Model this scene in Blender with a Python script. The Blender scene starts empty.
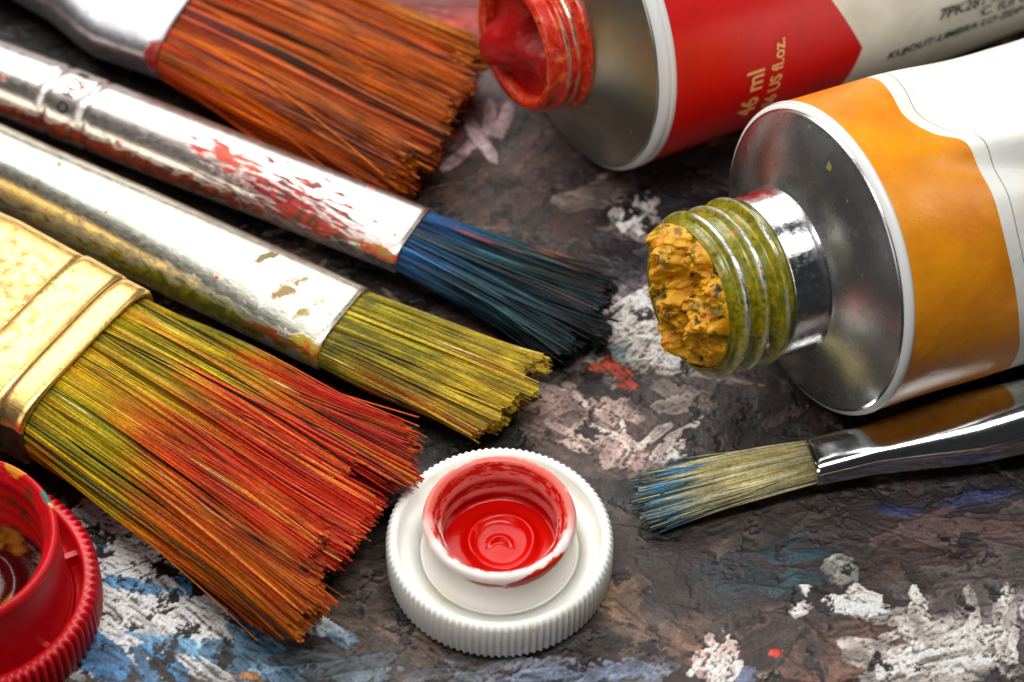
import bpy, math, random
import numpy as np
from mathutils import Vector, Matrix, noise as mn

random.seed(7)
RNG = np.random.default_rng(11)
PI = math.pi
sc = bpy.context.scene
COL = sc.collection

# ------------------------------------------------------------------ camera model
F = 2904.0
PITCH = math.radians(50.7)
DIST = 29.2
FW = np.array([0, math.cos(PITCH), -math.sin(PITCH)])
UP = np.array([0, math.sin(PITCH), math.cos(PITCH)])
RT = np.array([1.0, 0, 0])
CAM = -FW * DIST


def ray(px, py):
    return FW + RT * (px - 512) / F - UP * (py - 341) / F


def at(px, py, z=0.0):
    d = ray(px, py)
    return CAM + d * ((z - CAM[2]) / d[2])


def unit(v):
    v = np.asarray(v, float)
    return v / np.linalg.norm(v)


def lin(c):
    out = []
    for x in c[:3]:
        x = x / 255.0
        out.append(x / 12.92 if x <= 0.04045 else ((x + 0.055) / 1.055) ** 2.4)
    return (out[0], out[1], out[2], 1.0)


# ------------------------------------------------------------------ node helper
class NT:
    def __init__(self, mat):
        mat.use_nodes = True
        self.t = mat.node_tree
        self.n = self.t.nodes
        self.n.clear()
        self.out = self.n.new('ShaderNodeOutputMaterial')
        self.b = self.n.new('ShaderNodeBsdfPrincipled')
        self.t.links.new(self.b.outputs[0], self.out.inputs[0])

    def put(self, sock, v):
        if isinstance(v, bpy.types.NodeSocket):
            self.t.links.new(v, sock)
        elif v is not None:
            sock.default_value = v

    def m(self, op, a, b=None, c=None, clamp=False):
        n = self.n.new('ShaderNodeMath')
        n.operation = op
        n.use_clamp = clamp
        for i, v in enumerate((a, b, c)):
            if v is not None:
                self.put(n.inputs[i], v)
        return n.outputs[0]

    def mix(self, f, a, b, mode='MIX'):
        n = self.n.new('ShaderNodeMix')
        n.data_type = 'RGBA'
        n.blend_type = mode
        self.put(n.inputs[0], f)
        self.put(n.inputs[6], a)
        self.put(n.inputs[7], b)
        return n.outputs[2]

    def lerp(self, f, a, b):
        n = self.n.new('ShaderNodeMix')
        n.data_type = 'FLOAT'
        self.put(n.inputs[0], f)
        self.put(n.inputs[2], a)
        self.put(n.inputs[3], b)
        return n.outputs[0]

    def coord(self, which='Object'):
        n = self.n.new('ShaderNodeTexCoord')
        return n.outputs[which]

    def attr(self, name):
        n = self.n.new('ShaderNodeAttribute')
        n.attribute_name = name
        return n.outputs['Color']

    def map(self, v, loc=(0, 0, 0), rot=(0, 0, 0), scale=(1, 1, 1), kind='POINT'):
        n = self.n.new('ShaderNodeMapping')
        n.vector_type = kind
        self.put(n.inputs[0], v)
        n.inputs[1].default_value = loc
        n.inputs[2].default_value = rot
        n.inputs[3].default_value = scale
        return n.outputs[0]

    def noise(self, v, scale=5.0, detail=4.0, rough=0.55, dist=0.0, color=False):
        n = self.n.new('ShaderNodeTexNoise')
        self.put(n.inputs['Vector'], v)
        n.inputs['Scale'].default_value = scale
        n.inputs['Detail'].default_value = detail
        n.inputs['Roughness'].default_value = rough
        n.inputs['Distortion'].default_value = dist
        return n.outputs['Color' if color else 0]

    def voronoi(self, v, scale=5.0, feature='F1', out='Distance', rnd=1.0):
        n = self.n.new('ShaderNodeTexVoronoi')
        n.feature = feature
        self.put(n.inputs['Vector'], v)
        n.inputs['Scale'].default_value = scale
        n.inputs['Randomness'].default_value = rnd
        return n.outputs[out]

    def step(self, v, lo, hi, a=0.0, b=1.0):
        n = self.n.new('ShaderNodeMapRange')
        n.interpolation_type = 'SMOOTHSTEP'
        self.put(n.inputs[0], v)
        n.inputs[1].default_value = lo
        n.inputs[2].default_value = hi
        n.inputs[3].default_value = a
        n.inputs[4].default_value = b
        return n.outputs[0]

    def sep(self, v):
        n = self.n.new('ShaderNodeSeparateXYZ')
        self.put(n.inputs[0], v)
        return n.outputs

    def comb(self, x, y, z=0.0):
        n = self.n.new('ShaderNodeCombineXYZ')
        self.put(n.inputs[0], x)
        self.put(n.inputs[1], y)
        self.put(n.inputs[2], z)
        return n.outputs[0]

    def length(self, v):
        n = self.n.new('ShaderNodeVectorMath')
        n.operation = 'LENGTH'
        self.put(n.inputs[0], v)
        return n.outputs['Value']

    def bump(self, h, strength=0.5, dist=0.02, normal=None):
        n = self.n.new('ShaderNodeBump')
        n.inputs['Strength'].default_value = strength
        n.inputs['Distance'].default_value = dist
        self.put(n.inputs['Height'], h)
        if normal is not None:
            self.put(n.inputs['Normal'], normal)
        return n.outputs[0]

    def blob(self, v, cx, cy, rx, ry, rot, n, k=2.0, sharp=4.0):
        """soft elliptical region whose edge is broken up by the noise n"""
        d = self.length(self.map(v, (cx, cy, 0), (0, 0, rot), (rx, ry, 1.0), 'TEXTURE'))
        a = self.m('SUBTRACT', 1.0, d)
        a = self.m('MULTIPLY_ADD', self.m('SUBTRACT', n, 0.5), k, a)
        return self.m('MULTIPLY', a, sharp, clamp=True)

    def set(self, **kw):
        names = {'color': 'Base Color', 'rough': 'Roughness', 'metal': 'Metallic', 'normal': 'Normal',
                 'spec': 'Specular IOR Level', 'sss': 'Subsurface Weight', 'coat': 'Coat Weight',
                 'coatr': 'Coat Roughness', 'aniso': 'Anisotropic'}
        for k, v in kw.items():
            self.put(self.b.inputs[names[k]], v)


def material(name):
    m = bpy.data.materials.new(name)
    return m, NT(m)


# ------------------------------------------------------------------ object helpers
def link(o, parent=None, loc=None):
    COL.objects.link(o)
    if parent is not None:
        o.parent = parent
        o.matrix_parent_inverse = Matrix.Identity(4)
    return o


def empty(name, loc, label, cat, group=None):
    o = bpy.data.objects.new(name, None)
    o.location = loc
    o.empty_display_size = 0.3
    COL.objects.link(o)
    o['label'] = label
    o['category'] = cat
    if group:
        o['group'] = group
    return o


def mesh_obj(name, V, Fc, mat, parent=None, uv=None, col=None, smooth=True, matidx=None):
    """V world coordinates (n,3); Fc list/array of faces; moved into the parent's space"""
    V = np.asarray(V, float).reshape(-1, 3)
    if parent is not None:
        off = np.zeros(3)
        p = parent
        while p is not None:
            off = off + np.array(p.location)
            p = p.parent
        V = V - off
    me = bpy.data.meshes.new(name)
    if isinstance(Fc, np.ndarray):
        nf, k = Fc.shape
        me.vertices.add(len(V))
        me.vertices.foreach_set('co', V.ravel())
        me.loops.add(nf * k)
        me.loops.foreach_set('vertex_index', Fc.ravel().astype(np.int32))
        me.polygons.add(nf)
        me.polygons.foreach_set('loop_start', np.arange(0, nf * k, k, dtype=np.int32))
        me.update(calc_edges=True)
        me.validate()
    else:
        me.from_pydata([tuple(v) for v in V], [], [list(map(int, f)) for f in Fc])
        me.update()
    if uv is not None:
        l = me.uv_layers.new(name='UVMap')
        l.data.foreach_set('uv', np.asarray(uv, np.float32).ravel())
    if col is not None:
        a = me.color_attributes.new('Col', 'FLOAT_COLOR', 'POINT')
        a.data.foreach_set('color', np.asarray(col, np.float32).ravel())
    me.polygons.foreach_set('use_smooth', [smooth] * len(me.polygons))
    if mat is not None:
        me.materials.append(mat)
    o = bpy.data.objects.new(name, me)
    return link(o, parent)


def grid_faces(m, n, closed=True):
    """m rings of n points -> quads and per-loop (row, column) numbers for the uv"""
    i = np.arange(m - 1)[:, None]
    j = np.arange(n if closed else n - 1)[None, :]
    j2 = (j + 1) % n
    a = i * n + j
    b = i * n + j2
    c = (i + 1) * n + j2
    d = (i + 1) * n + j
    Fc = np.stack([a, b, c, d], -1).reshape(-1, 4)
    one = np.ones_like(a)
    ru = np.stack([i * one, i * one, (i + 1) * one, (i + 1) * one], -1).reshape(-1)
    rv = np.stack([j * one, (j + 1) * one, (j + 1) * one, j * one], -1).reshape(-1)
    return Fc, ru, rv


def loft(name, rings, svals, mat, parent, flip=False, smooth=True):
    R = np.asarray(rings)
    m, n, _ = R.shape
    Fc, ru, rv = grid_faces(m, n)
    uv = np.stack([np.asarray(svals)[ru], rv / n], -1)
    if flip:
        Fc = Fc[:, ::-1]
        uv = uv.reshape(-1, 4, 2)[:, ::-1].reshape(-1, 2)
    return mesh_obj(name, R.reshape(-1, 3), Fc, mat, parent, uv=uv, smooth=smooth)


def lathe(name, prof, mat, parent, c, ax, e1, e2, n=128, mod=None, flip=False, smooth=True):
    """profile of (s along ax, radius); mod(theta array, k, s, r) -> (ds, r)"""
    th = np.arange(n) / n * 2 * PI
    rings = []
    for k, (s, r) in enumerate(prof):
        rr = np.full(n, float(r))
        ss = np.full(n, float(s))
        if mod is not None:
            ds, rr = mod(th, k, s, r)
            ss = ss + ds
        rings.append(c[None, :] + ss[:, None] * ax[None, :] + (rr * np.cos(th))[:, None] * e1[None, :]
                     + (rr * np.sin(th))[:, None] * e2[None, :])
    return loft(name, rings, [p[0] for p in prof], mat, parent, flip, smooth)


def smooth_prof(pts, k=4):
    """round a profile by Chaikin corner cutting, ends kept"""
    P = np.array(pts, float)
    for _ in range(k):
        Q = [P[0]]
        for a, b in zip(P[:-1], P[1:]):
            Q.append(a * 0.75 + b * 0.25)
            Q.append(a * 0.25 + b * 0.75)
        Q.append(P[-1])
        P = np.array(Q)
    return P


X, Y, Z = np.eye(3)

# ------------------------------------------------------------------ ground: paint-caked palette
# px, py, half width px, half height px, screen angle (deg, + = rising right), noise, k, sharp, colour a, colour b, thickness
PATCH = [
    (430, 20, 120, 70, 10, 'f', 1.5, 3, (178, 58, 58), (120, 52, 62), .2),
    (470, 105, 60, 55, 30, 'g', 2.2, 3, (128, 84, 92), (92, 62, 68), .2),
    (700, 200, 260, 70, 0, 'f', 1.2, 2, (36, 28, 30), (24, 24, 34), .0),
    (540, 210, 45, 60, 40, 'U', 2.5, 3, (92, 72, 66), (52, 40, 38), .2),
    (490, 128, 42, 9, 40, 'f', 1.6, 3, (205, 185, 188), (160, 130, 136), .4),
    (632, 215, 16, 40, -20, 'g', 2.6, 7, (205, 200, 198), (150, 146, 150), .6),
    (662, 242, 20, 22, 30, 'g', 3.0, 7, (190, 184, 180), (130, 124, 126), .6),
    (600, 190, 34, 16, 20, 'g', 3.0, 5, (130, 120, 112), (90, 80, 76), .4),
    (640, 310, 64, 42, 12, 'g', 4.2, 5, (212, 208, 200), (150, 146, 142), .9),
    (668, 352, 70, 34, -10, 'g', 5.2, 5, (198, 194, 186), (112, 106, 104), .9),
    (630, 268, 45, 22, 20, 'D', 3.0, 4, (40, 40, 58), (30, 26, 34), .1),
    (640, 345, 60, 12, 24, 'g', 4.0, 4, (100, 140, 150), (130, 150, 152), .3),
    (625, 379, 30, 6, -38, 'f', 1.8, 6, (206, 92, 44), (170, 70, 36), .8),
    (655, 402, 12, 6, -50, 'f', 1.6, 6, (190, 84, 48), (150, 66, 40), .8),
    (610, 435, 88, 44, 10, 'g', 3.4, 4, (116, 98, 90), (80, 68, 64), .4),
    (600, 425, 70, 30, -12, 'D', 7.0, 4, (196, 180, 172), (150, 124, 118), .8),
    (655, 440, 46, 26, 14, 'g', 6.0, 5, (200, 186, 180), (150, 130, 126), .8),
    (700, 420, 60, 40, 0, 'f', 2.5, 3, (66, 56, 54), (44, 38, 38), .2),
    (648, 600, 60, 40, -25, 'f', 1.8, 5, (136, 114, 92), (112, 94, 80), .5),
    (500, 560, 190, 120, 0, 'g', 1.6, 2, (92, 78, 70), (62, 52, 48), .3),
    (400, 610, 90, 60, 10, 'D', 2.6, 3, (112, 98, 88), (78, 68, 62), .4),
    (765, 503, 56, 24, 10, 'U', 3.0, 4, (120, 112, 98), (84, 76, 66), .6),
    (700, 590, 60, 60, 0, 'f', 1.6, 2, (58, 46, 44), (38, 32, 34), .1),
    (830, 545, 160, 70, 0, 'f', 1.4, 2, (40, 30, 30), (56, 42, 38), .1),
    (840, 560, 18, 40, -14, 'g', 4.0, 6, (160, 164, 158), (120, 124, 120), .8),
    (800, 553, 40, 7, -10, 'H', 4.0, 5, (36, 90, 112), (34, 70, 76), .5),
    (808, 580, 30, 8, 16, 'H', 4.0, 5, (56, 110, 124), (40, 76, 84), .5),
    (840, 640, 70, 34, 8, 'f', 1.6, 6, (112, 88, 78), (98, 78, 70), .7),
    (780, 640, 60, 20, 30, 'U', 2.4, 4, (86, 70, 64), (60, 48, 46), .4),
    (852, 606, 34, 13, -10, 'g', 3.8, 8, (226, 222, 220), (190, 186, 184), 1.0),
    (803, 612, 16, 10, 20, 'g', 3.4, 8, (218, 214, 212), (180, 176, 174), 1.0),
    (722, 660, 26, 30, -10, 'H', 6.0, 6, (226, 208, 200), (190, 168, 162), .8),
    (745, 676, 16, 9, 0, 'g', 5.0, 6, (140, 156, 180), (110, 116, 140), .4),
    (775, 652, 8, 4, 0, 'f', 1.4, 7, (200, 80, 60), (180, 70, 50), .5),
    (930, 655, 84, 36, 10, 'g', 3.0, 5, (214, 210, 204), (160, 156, 152), .8),
    (1010, 620, 80, 50, 4, 'H', 4.2, 3, (168, 164, 164), (126, 120, 120), .6),
    (975, 560, 80, 50, 4, 'H', 4.8, 3, (122, 116, 116), (92, 84, 84), .5),
    (930, 555, 60, 26, 0, 'f', 2.0, 3, (74, 46, 40), (54, 36, 34), .2),
    (918, 622, 14, 34, -20, 'g', 2.6, 7, (222, 214, 208), (196, 190, 184), .9),
    (962, 498, 50, 7, 10, 'H', 6.0, 5, (56, 68, 128), (44, 52, 96), .5),
    (905, 512, 30, 6, 8, 'H', 3.6, 5, (52, 62, 112), (40, 48, 86), .5),
    (960, 530, 90, 16, 4, 'H', 4.2, 3, (120, 100, 98), (90, 74, 74), .4),
    (185, 590, 130, 78, -20, 'D', 2.2, 5, (222, 222, 220), (188, 192, 196), .9),
    (130, 545, 60, 34, -20, 'g', 2.4, 5, (216, 218, 218), (180, 186, 190), .9),
    (200, 602, 150, 13, -22, 'D', 4.4, 6, (70, 130, 168), (52, 100, 138), .6),
    (165, 575, 60, 8, -28, 'D', 4.0, 6, (52, 96, 130), (40, 70, 100), .6),
    (120, 640, 90, 14, -16, 'D', 5.0, 6, (88, 150, 188), (60, 110, 150), .6),
    (250, 655, 110, 20, -14, 'D', 3.2, 5, (130, 164, 184), (90, 130, 158), .6),
    (300, 625, 60, 22, -18, 'D', 2.6, 4, (96, 84, 78), (74, 66, 62), .3),
    (240, 585, 40, 20, -18, 'g', 3.0, 5, (60, 84, 104), (44, 54, 66), .3),
    (326, 630, 24, 9, -24, 'g', 3.2, 6, (200, 208, 214), (120, 160, 184), .7),
    (335, 668, 60, 12, -6, 'H', 4.0, 4, (110, 130, 140), (90, 100, 104), .5),
    (250, 676, 20, 5, -10, 'f', 1.6, 6, (190, 150, 110), (160, 120, 80), .5),
    (600, 674, 90, 10, 4, 'H', 5.0, 5, (150, 168, 190), (112, 124, 144), .6),
    (470, 678, 60, 8, 0, 'H', 4.4, 4, (120, 128, 136), (92, 94, 100), .5),
    (150, 610, 90, 40, -24, 'D', 2.0, 4, (224, 224, 222), (196, 200, 204), .8),
    (110, 660, 60, 20, -20, 'D', 3.0, 4, (84, 148, 190), (60, 110, 150), .6),
    (230, 612, 70, 9, -24, 'D', 3.0, 4, (74, 132, 170), (56, 104, 140), .6),
    (205, 560, 60, 20, -24, 'D', 3.0, 4, (206, 208, 208), (120, 150, 170), .6),
    (640, 330, 50, 24, 10, 'g', 3.4, 4, (204, 200, 192), (170, 164, 158), .9),
    (690, 395, 36, 18, 10, 'g', 4.4, 4, (160, 152, 146), (110, 104, 100), .7),
    (560, 415, 30, 26, 20, 'g', 4.0, 4, (150, 132, 124), (110, 96, 90), .5),
    (60, 40, 120, 60, 10, 'f', 1.4, 3, (24, 17, 17), (30, 22, 20), .2),  # shade in the gap between the upper left brushes, painted onto the board
    (150, 130, 200, 40, -20, 'f', 1.4, 3, (24, 17, 17), (30, 22, 20), .2),  # more of that shade, painted dark along the blue brush
    (735, 575, 46, 18, 0, 'H', 4.0, 3, (30, 62, 78), (34, 48, 54), .3),
]

GR = np.random.default_rng(77)
DX = 0.013
X0, X1, Y0, Y1 = -6.4, 6.4, -4.7, 6.2
GW, GH = int((X1 - X0) / DX), int((Y1 - Y0) / DX)


def lattice(h, w, cell, r=GR):
    nh, nw = int(h / cell) + 3, int(w / cell) + 3
    L = r.random((nh, nw))
    y = np.arange(h) / cell
    x = np.arange(w) / cell
    yi, xi = y.astype(int), x.astype(int)
    fy, fx = y - yi, x - xi
    fy = (fy * fy * (3 - 2 * fy))[:, None]
    fx = (fx * fx * (3 - 2 * fx))[None, :]
    a = L[yi][:, xi]
    b = L[yi][:, xi + 1]
    c_ = L[yi + 1][:, xi]
    d_ = L[yi + 1][:, xi + 1]
    return (a * (1 - fx) + b * fx) * (1 - fy) + (c_ * (1 - fx) + d_ * fx) * fy


def fbm(h, w, cell, octs=5, gain=0.55):
    out, amp, tot = 0, 1.0, 0
    for _ in range(octs):
        out = out + amp * lattice(h, w, cell)
        tot += amp
        amp *= gain
        cell = max(1.0, cell / 2)
    out = out / tot
    return (out - out.mean()) / out.std()


TS = 1024
TEX = fbm(TS, TS, 24, 5, .6)         # streak texture, sampled anisotropically
NB, NM, NS = fbm(GH, GW, 130, 7), fbm(GH, GW, 34, 6, .62), fbm(GH, GW, 9, 4, .65)
PAINT = np.zeros((GH, GW, 3))
HGT = np.zeros((GH, GW))


def S(c):
    return np.array([x / 255.0 for x in c])


def sm(x, lo, hi):
    t_ = np.clip((x - lo) / (hi - lo), 0, 1)
    return t_ * t_ * (3 - 2 * t_)


b0 = S((38, 28, 26)) + (S((80, 64, 56)) - S((38, 28, 26))) * sm(NB + .5 * NM, -.8, 1.2)[..., None]
PAINT[:] = b0 * (1 + .12 * NS[..., None])
HGT[:] = .004 * NM + .0015 * NS


def stroke(cx, cy, L, W, ang, colr, dry=.5, th=.02, mixw=.15, bend=0.0, al=1.0):
    """one knife or brush stroke of paint: streaks along it, broken where it runs dry, a ridge at its sides"""
    R_ = math.hypot(L, W) * 1.25
    xa, xb = int((cx - R_ - X0) / DX), int((cx + R_ - X0) / DX)
    ya, yb = int((cy - R_ - Y0) / DX), int((cy + R_ - Y0) / DX)
    xa, ya, xb, yb = max(0, xa), max(0, ya), min(GW, xb), min(GH, yb)
    if xb - xa < 2 or yb - ya < 2:
        return
    xs = X0 + np.arange(xa, xb) * DX - cx
    ys = Y0 + np.arange(ya, yb) * DX - cy
    xx, yy = np.meshgrid(xs, ys)
    ca, sa = math.cos(ang), math.sin(ang)
    u = (xx * ca + yy * sa) / L
    v_ = (-xx * sa + yy * ca) / W + bend * u * u
    ox, oy = GR.integers(0, TS, 2)
    fu, fv = 34 * L, 95 * W
    iu = ((u + 3) * fu * .55 + ox).astype(int) % TS
    iv = ((v_ + 3) * fv + oy).astype(int) % TS
    st_ = TEX[iv, iu]
    nm, ns = NM[ya:yb, xa:xb], NS[ya:yb, xa:xb]
    inside = 1.05 - np.abs(v_ + .10 * nm) ** 3 - np.abs(u + .16 * st_ + .08 * nm) ** 3
    cov = inside - dry * (.55 + .45 * sm(u, -1, 1)) * (.75 + .42 * st_ + .30 * ns)
    # dry paint catches only on the high spots
    cov = cov + dry * 9.0 * (HGT[ya:yb, xa:xb] - HGT[ya:yb, xa:xb].mean())
    m_ = sm(cov, .0, .10)[..., None] * al
    P_ = PAINT[ya:yb, xa:xb]
    cc_ = (S(colr) * (1 + .09 * st_[..., None] + .05 * ns[..., None]))
    cc_ = cc_ * (1 - mixw) + P_ * mixw
    PAINT[ya:yb, xa:xb] = P_ * (1 - m_) + cc_ * m_
    m1 = m_[..., 0]
    ridge = np.exp(-((np.abs(v_) - .86) / .10) ** 2) * .8
    H_ = HGT[ya:yb, xa:xb]
    HGT[ya:yb, xa:xb] = H_ * (1 - .24 * m1) + m1 * th * (.50 + .20 * st_ + .7 * ridge)


darks = [(36, 26, 24), (54, 41, 36), (78, 62, 54), (28, 23, 27), (92, 76, 68), (60, 40, 34), (104, 92, 86), (42, 36, 40), (22, 17, 17), (30, 22, 20)]
for _ in range(620):
    an_ = GR.choice([.15, .15, -.5, .7, 1.2]) + GR.normal(0, .25)
    stroke(GR.uniform(X0, X1), GR.uniform(Y0, Y1), GR.uniform(.25, 1.1), GR.uniform(.06, .35), an_, darks[GR.integers(len(darks))],
           dry=GR.uniform(.5, 1.25), th=GR.uniform(.004, .016), mixw=.35, bend=GR.normal(0, .3))
lights = [(170, 162, 156), (140, 128, 122), (190, 182, 176), (150, 120, 112), (110, 120, 130), (70, 86, 100), (120, 104, 90)]
for _ in range(260):
    stroke(GR.uniform(X0, X1), GR.uniform(Y0, Y1), GR.uniform(.08, .4), GR.uniform(.02, .10), GR.uniform(-1, 1.4), lights[GR.integers(len(lights))],
           dry=GR.uniform(.9, 1.5), th=GR.uniform(.004, .014), mixw=.3, al=.8)

# broad thin scraped smears of grey-white, brown-white and pale blue
SMEAR = [(640, 335, 60, 36, 12, (214, 210, 204), 12), (690, 385, 56, 34, 14, (176, 168, 162), 12), (620, 430, 80, 38, -24, (182, 166, 158), 14),
         (980, 600, 70, 50, 6, (176, 172, 170), 22), (930, 645, 90, 36, 8, (212, 208, 202), 22), (860, 660, 80, 22, 12, (190, 184, 178), 12),
         (1000, 540, 60, 40, 5, (132, 124, 122), 14), (860, 520, 70, 20, 8, (92, 80, 76), 10), (700, 640, 60, 30, 20, (120, 104, 92), 10),
         (160, 580, 100, 60, -22, (214, 216, 216), 20), (260, 650, 90, 26, -14, (150, 184, 204), 14), (110, 650, 80, 30, -18, (200, 208, 212), 12),
         (420, 620, 80, 50, -12, (112, 98, 88), 14), (560, 670, 110, 14, 4, (148, 158, 172), 12), (640, 610, 50, 30, -20, (140, 118, 98), 10),
         (600, 205, 60, 50, 30, (150, 140, 136), 12), (520, 160, 60, 50, 40, (110, 88, 88), 12), (745, 520, 60, 30, 30, (110, 100, 90), 10)]
for (px, py, hw, hh, an, co_, nst) in SMEAR:
    for _ in range(nst):
        q = at(px + GR.uniform(-hw, hw) * .8, py + GR.uniform(-hh, hh) * .8)
        a_ = math.atan2(math.sin(math.radians(an)) * 1.28, math.cos(math.radians(an))) + GR.normal(0, .22)
        f = GR.uniform(.82, 1.08)
        stroke(q[0], q[1], GR.uniform(.2, .7), GR.uniform(.04, .15), a_, [min(235, x * f) for x in co_], dry=GR.uniform(.95, 1.35), th=GR.uniform(.006, .014),
               mixw=.15, bend=GR.normal(0, .3))

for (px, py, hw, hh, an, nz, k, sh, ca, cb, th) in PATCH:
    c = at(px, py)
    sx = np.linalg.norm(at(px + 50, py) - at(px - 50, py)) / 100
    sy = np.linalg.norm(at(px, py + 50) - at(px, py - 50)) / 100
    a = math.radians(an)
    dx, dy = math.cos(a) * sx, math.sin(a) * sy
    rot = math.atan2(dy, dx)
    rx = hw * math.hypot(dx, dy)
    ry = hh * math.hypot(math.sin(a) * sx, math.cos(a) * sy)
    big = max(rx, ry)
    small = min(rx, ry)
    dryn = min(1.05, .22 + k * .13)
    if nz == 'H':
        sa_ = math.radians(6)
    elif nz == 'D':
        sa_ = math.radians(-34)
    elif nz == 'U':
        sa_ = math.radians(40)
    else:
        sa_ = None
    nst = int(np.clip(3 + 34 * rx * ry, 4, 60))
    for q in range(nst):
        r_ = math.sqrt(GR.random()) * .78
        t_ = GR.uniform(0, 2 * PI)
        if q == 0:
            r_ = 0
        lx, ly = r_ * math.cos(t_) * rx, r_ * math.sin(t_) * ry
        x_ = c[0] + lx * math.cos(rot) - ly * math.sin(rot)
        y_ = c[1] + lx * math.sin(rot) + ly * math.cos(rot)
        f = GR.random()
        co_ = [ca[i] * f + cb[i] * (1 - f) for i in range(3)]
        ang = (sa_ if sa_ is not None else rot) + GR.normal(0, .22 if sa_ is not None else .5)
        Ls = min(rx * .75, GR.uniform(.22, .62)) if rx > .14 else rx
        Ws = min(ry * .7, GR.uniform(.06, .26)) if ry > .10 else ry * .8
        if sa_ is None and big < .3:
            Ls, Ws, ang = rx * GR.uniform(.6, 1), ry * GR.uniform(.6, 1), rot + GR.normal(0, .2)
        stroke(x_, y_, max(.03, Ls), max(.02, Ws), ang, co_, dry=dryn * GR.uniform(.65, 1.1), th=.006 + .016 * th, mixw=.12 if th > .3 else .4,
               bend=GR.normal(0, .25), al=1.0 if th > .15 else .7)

# the boldest white strokes, laid last
GR = np.random.default_rng(5)
BOLD = [(940, 650, 70, 24, 14, (228, 224, 218), 16, .70), (1005, 625, 40, 40, 70, (206, 202, 198), 9, .85), (850, 604, 26, 8, -12, (232, 228, 224), 5, .55),
        (722, 662, 20, 16, 60, (230, 214, 206), 6, .7), (645, 312, 40, 22, 14, (224, 220, 212), 9, .75), (675, 352, 40, 22, -10, (206, 202, 196), 8, .85),
        (630, 218, 14, 24, 60, (206, 202, 200), 4, .7), (600, 440, 50, 16, -26, (206, 190, 182), 7, .85), (668, 440, 26, 20, 30, (206, 196, 190), 6, .85),
        (150, 560, 50, 20, -24, (226, 228, 228), 9, .65), (170, 612, 70, 30, -24, (226, 226, 224), 14, .7), (120, 610, 30, 40, -24, (216, 220, 222), 6, .7),
        (205, 648, 70, 10, -18, (110, 160, 190), 7, .8), (180, 590, 80, 6, -24, (84, 140, 176), 4, .85), (326, 630, 16, 6, -24, (206, 212, 218), 3, .7)]
for (px, py, hw, hh, an, co_, nst, dr_) in BOLD:
    for _ in range(nst):
        q = at(px + GR.uniform(-hw, hw) * .8, py + GR.uniform(-hh, hh) * .8)
        a_ = math.atan2(math.sin(math.radians(an)) * 1.28, math.cos(math.radians(an))) + GR.normal(0, .2)
        f = GR.uniform(.9, 1.05)
        stroke(q[0], q[1], GR.uniform(.12, .38), GR.uniform(.035, .13), a_, [min(238, x * f) for x in co_], dry=dr_ * GR.uniform(.85, 1.1), th=GR.uniform(.010, .020),
               mixw=.08, bend=GR.normal(0, .3))

# wear: chips down to the dark board, scratches, grime in the low places
N4 = fbm(GH, GW, 16, 5, .62)
N5 = fbm(GH, GW, 60, 6, .6)
chip = sm(N4 + .35 * N5, 1.30, 1.6)
PAINT = PAINT * (1 - chip[..., None]) + S((38, 28, 26)) * chip[..., None]
HGT -= chip * .010
lapl = HGT * 4 - np.roll(HGT, 3, 0) - np.roll(HGT, -3, 0) - np.roll(HGT, 3, 1) - np.roll(HGT, -3, 1)
gr_ = sm(-lapl, .003, .024) * .55
PAINT = PAINT * (1 - gr_[..., None]) + S((34, 26, 24)) * gr_[..., None]
for _ in range(70):
    stroke(GR.uniform(X0, X1), GR.uniform(Y0, Y1), GR.uniform(.3, 1.0), .009, GR.choice([-.7, .3, .1]) + GR.normal(0, .2), (26, 20, 19), dry=.35, th=-.006, mixw=.2)
spk = sm(fbm(GH, GW, 3.2, 2, .6), 2.6, 2.9)
PAINT = PAINT * (1 - spk[..., None] * .7) + S((176, 168, 160)) * spk[..., None] * .7
PAINT = np.clip(PAINT, .01, 1) ** np.array([1.26, 1.32, 1.34]) * 1.16
PAINT = np.clip(PAINT * (1 + .05 * NS[..., None]), .01, .90)
PAINT = np.where(PAINT <= .04045, PAINT / 12.92, ((PAINT + .055) / 1.055) ** 2.4)
HGT = np.clip(HGT, -.03, .085)
HGT -= .02

xs = np.concatenate([np.linspace(-16, X0 - .2, 40), X0 + np.arange(GW) * DX, np.linspace(X1 + .2, 16, 40)])
ys = np.concatenate([np.linspace(-12, Y0 - .2, 34), Y0 + np.arange(GH) * DX, np.linspace(Y1 + .2, 18, 50)])
ix = (np.round((xs - X0) / DX).astype(int)) % GW
iy = (np.round((ys - Y0) / DX).astype(int)) % GH
GX, GY = np.meshgrid(xs, ys)
GZ = HGT[iy][:, ix]
GC = PAINT[iy][:, ix]
Vg = np.stack([GX, GY, GZ], -1).reshape(-1, 3)
Fg, _, _ = grid_faces(len(ys), len(xs), closed=False)
gm, g = material('caked palette')
v = g.coord('Object')
cA = g.attr('Col')
f1 = g.noise(v, 34, 6, 0.7)
f2 = g.noise(g.map(v, rot=(0, 0, .3), scale=(1, 3, 1)), 16, 6, 0.68)
f3 = g.noise(v, 2.2, 4, .6)
cc = g.mix(g.step(f1, .36, .62), g.mix(1.0, cA, (.66, .64, .62, 1), 'MULTIPLY'), cA)
cc = g.mix(g.step(f2, .60, .72, 0, .45), cc, g.mix(1.0, cA, (1.5, 1.48, 1.45, 1), 'MULTIPLY'))
g.set(color=cc, rough=g.step(f3, .38, .62, .28, .54), spec=.5)
g.set(normal=g.bump(g.m('MULTIPLY_ADD', f2, .5, f1), .55, .016))
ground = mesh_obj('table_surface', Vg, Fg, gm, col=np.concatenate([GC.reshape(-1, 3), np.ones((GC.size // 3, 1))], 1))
ground['kind'] = 'structure'
ground['label'] = 'old palette board caked with dried brown, white and blue paint'

# ------------------------------------------------------------------ shared materials


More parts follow.
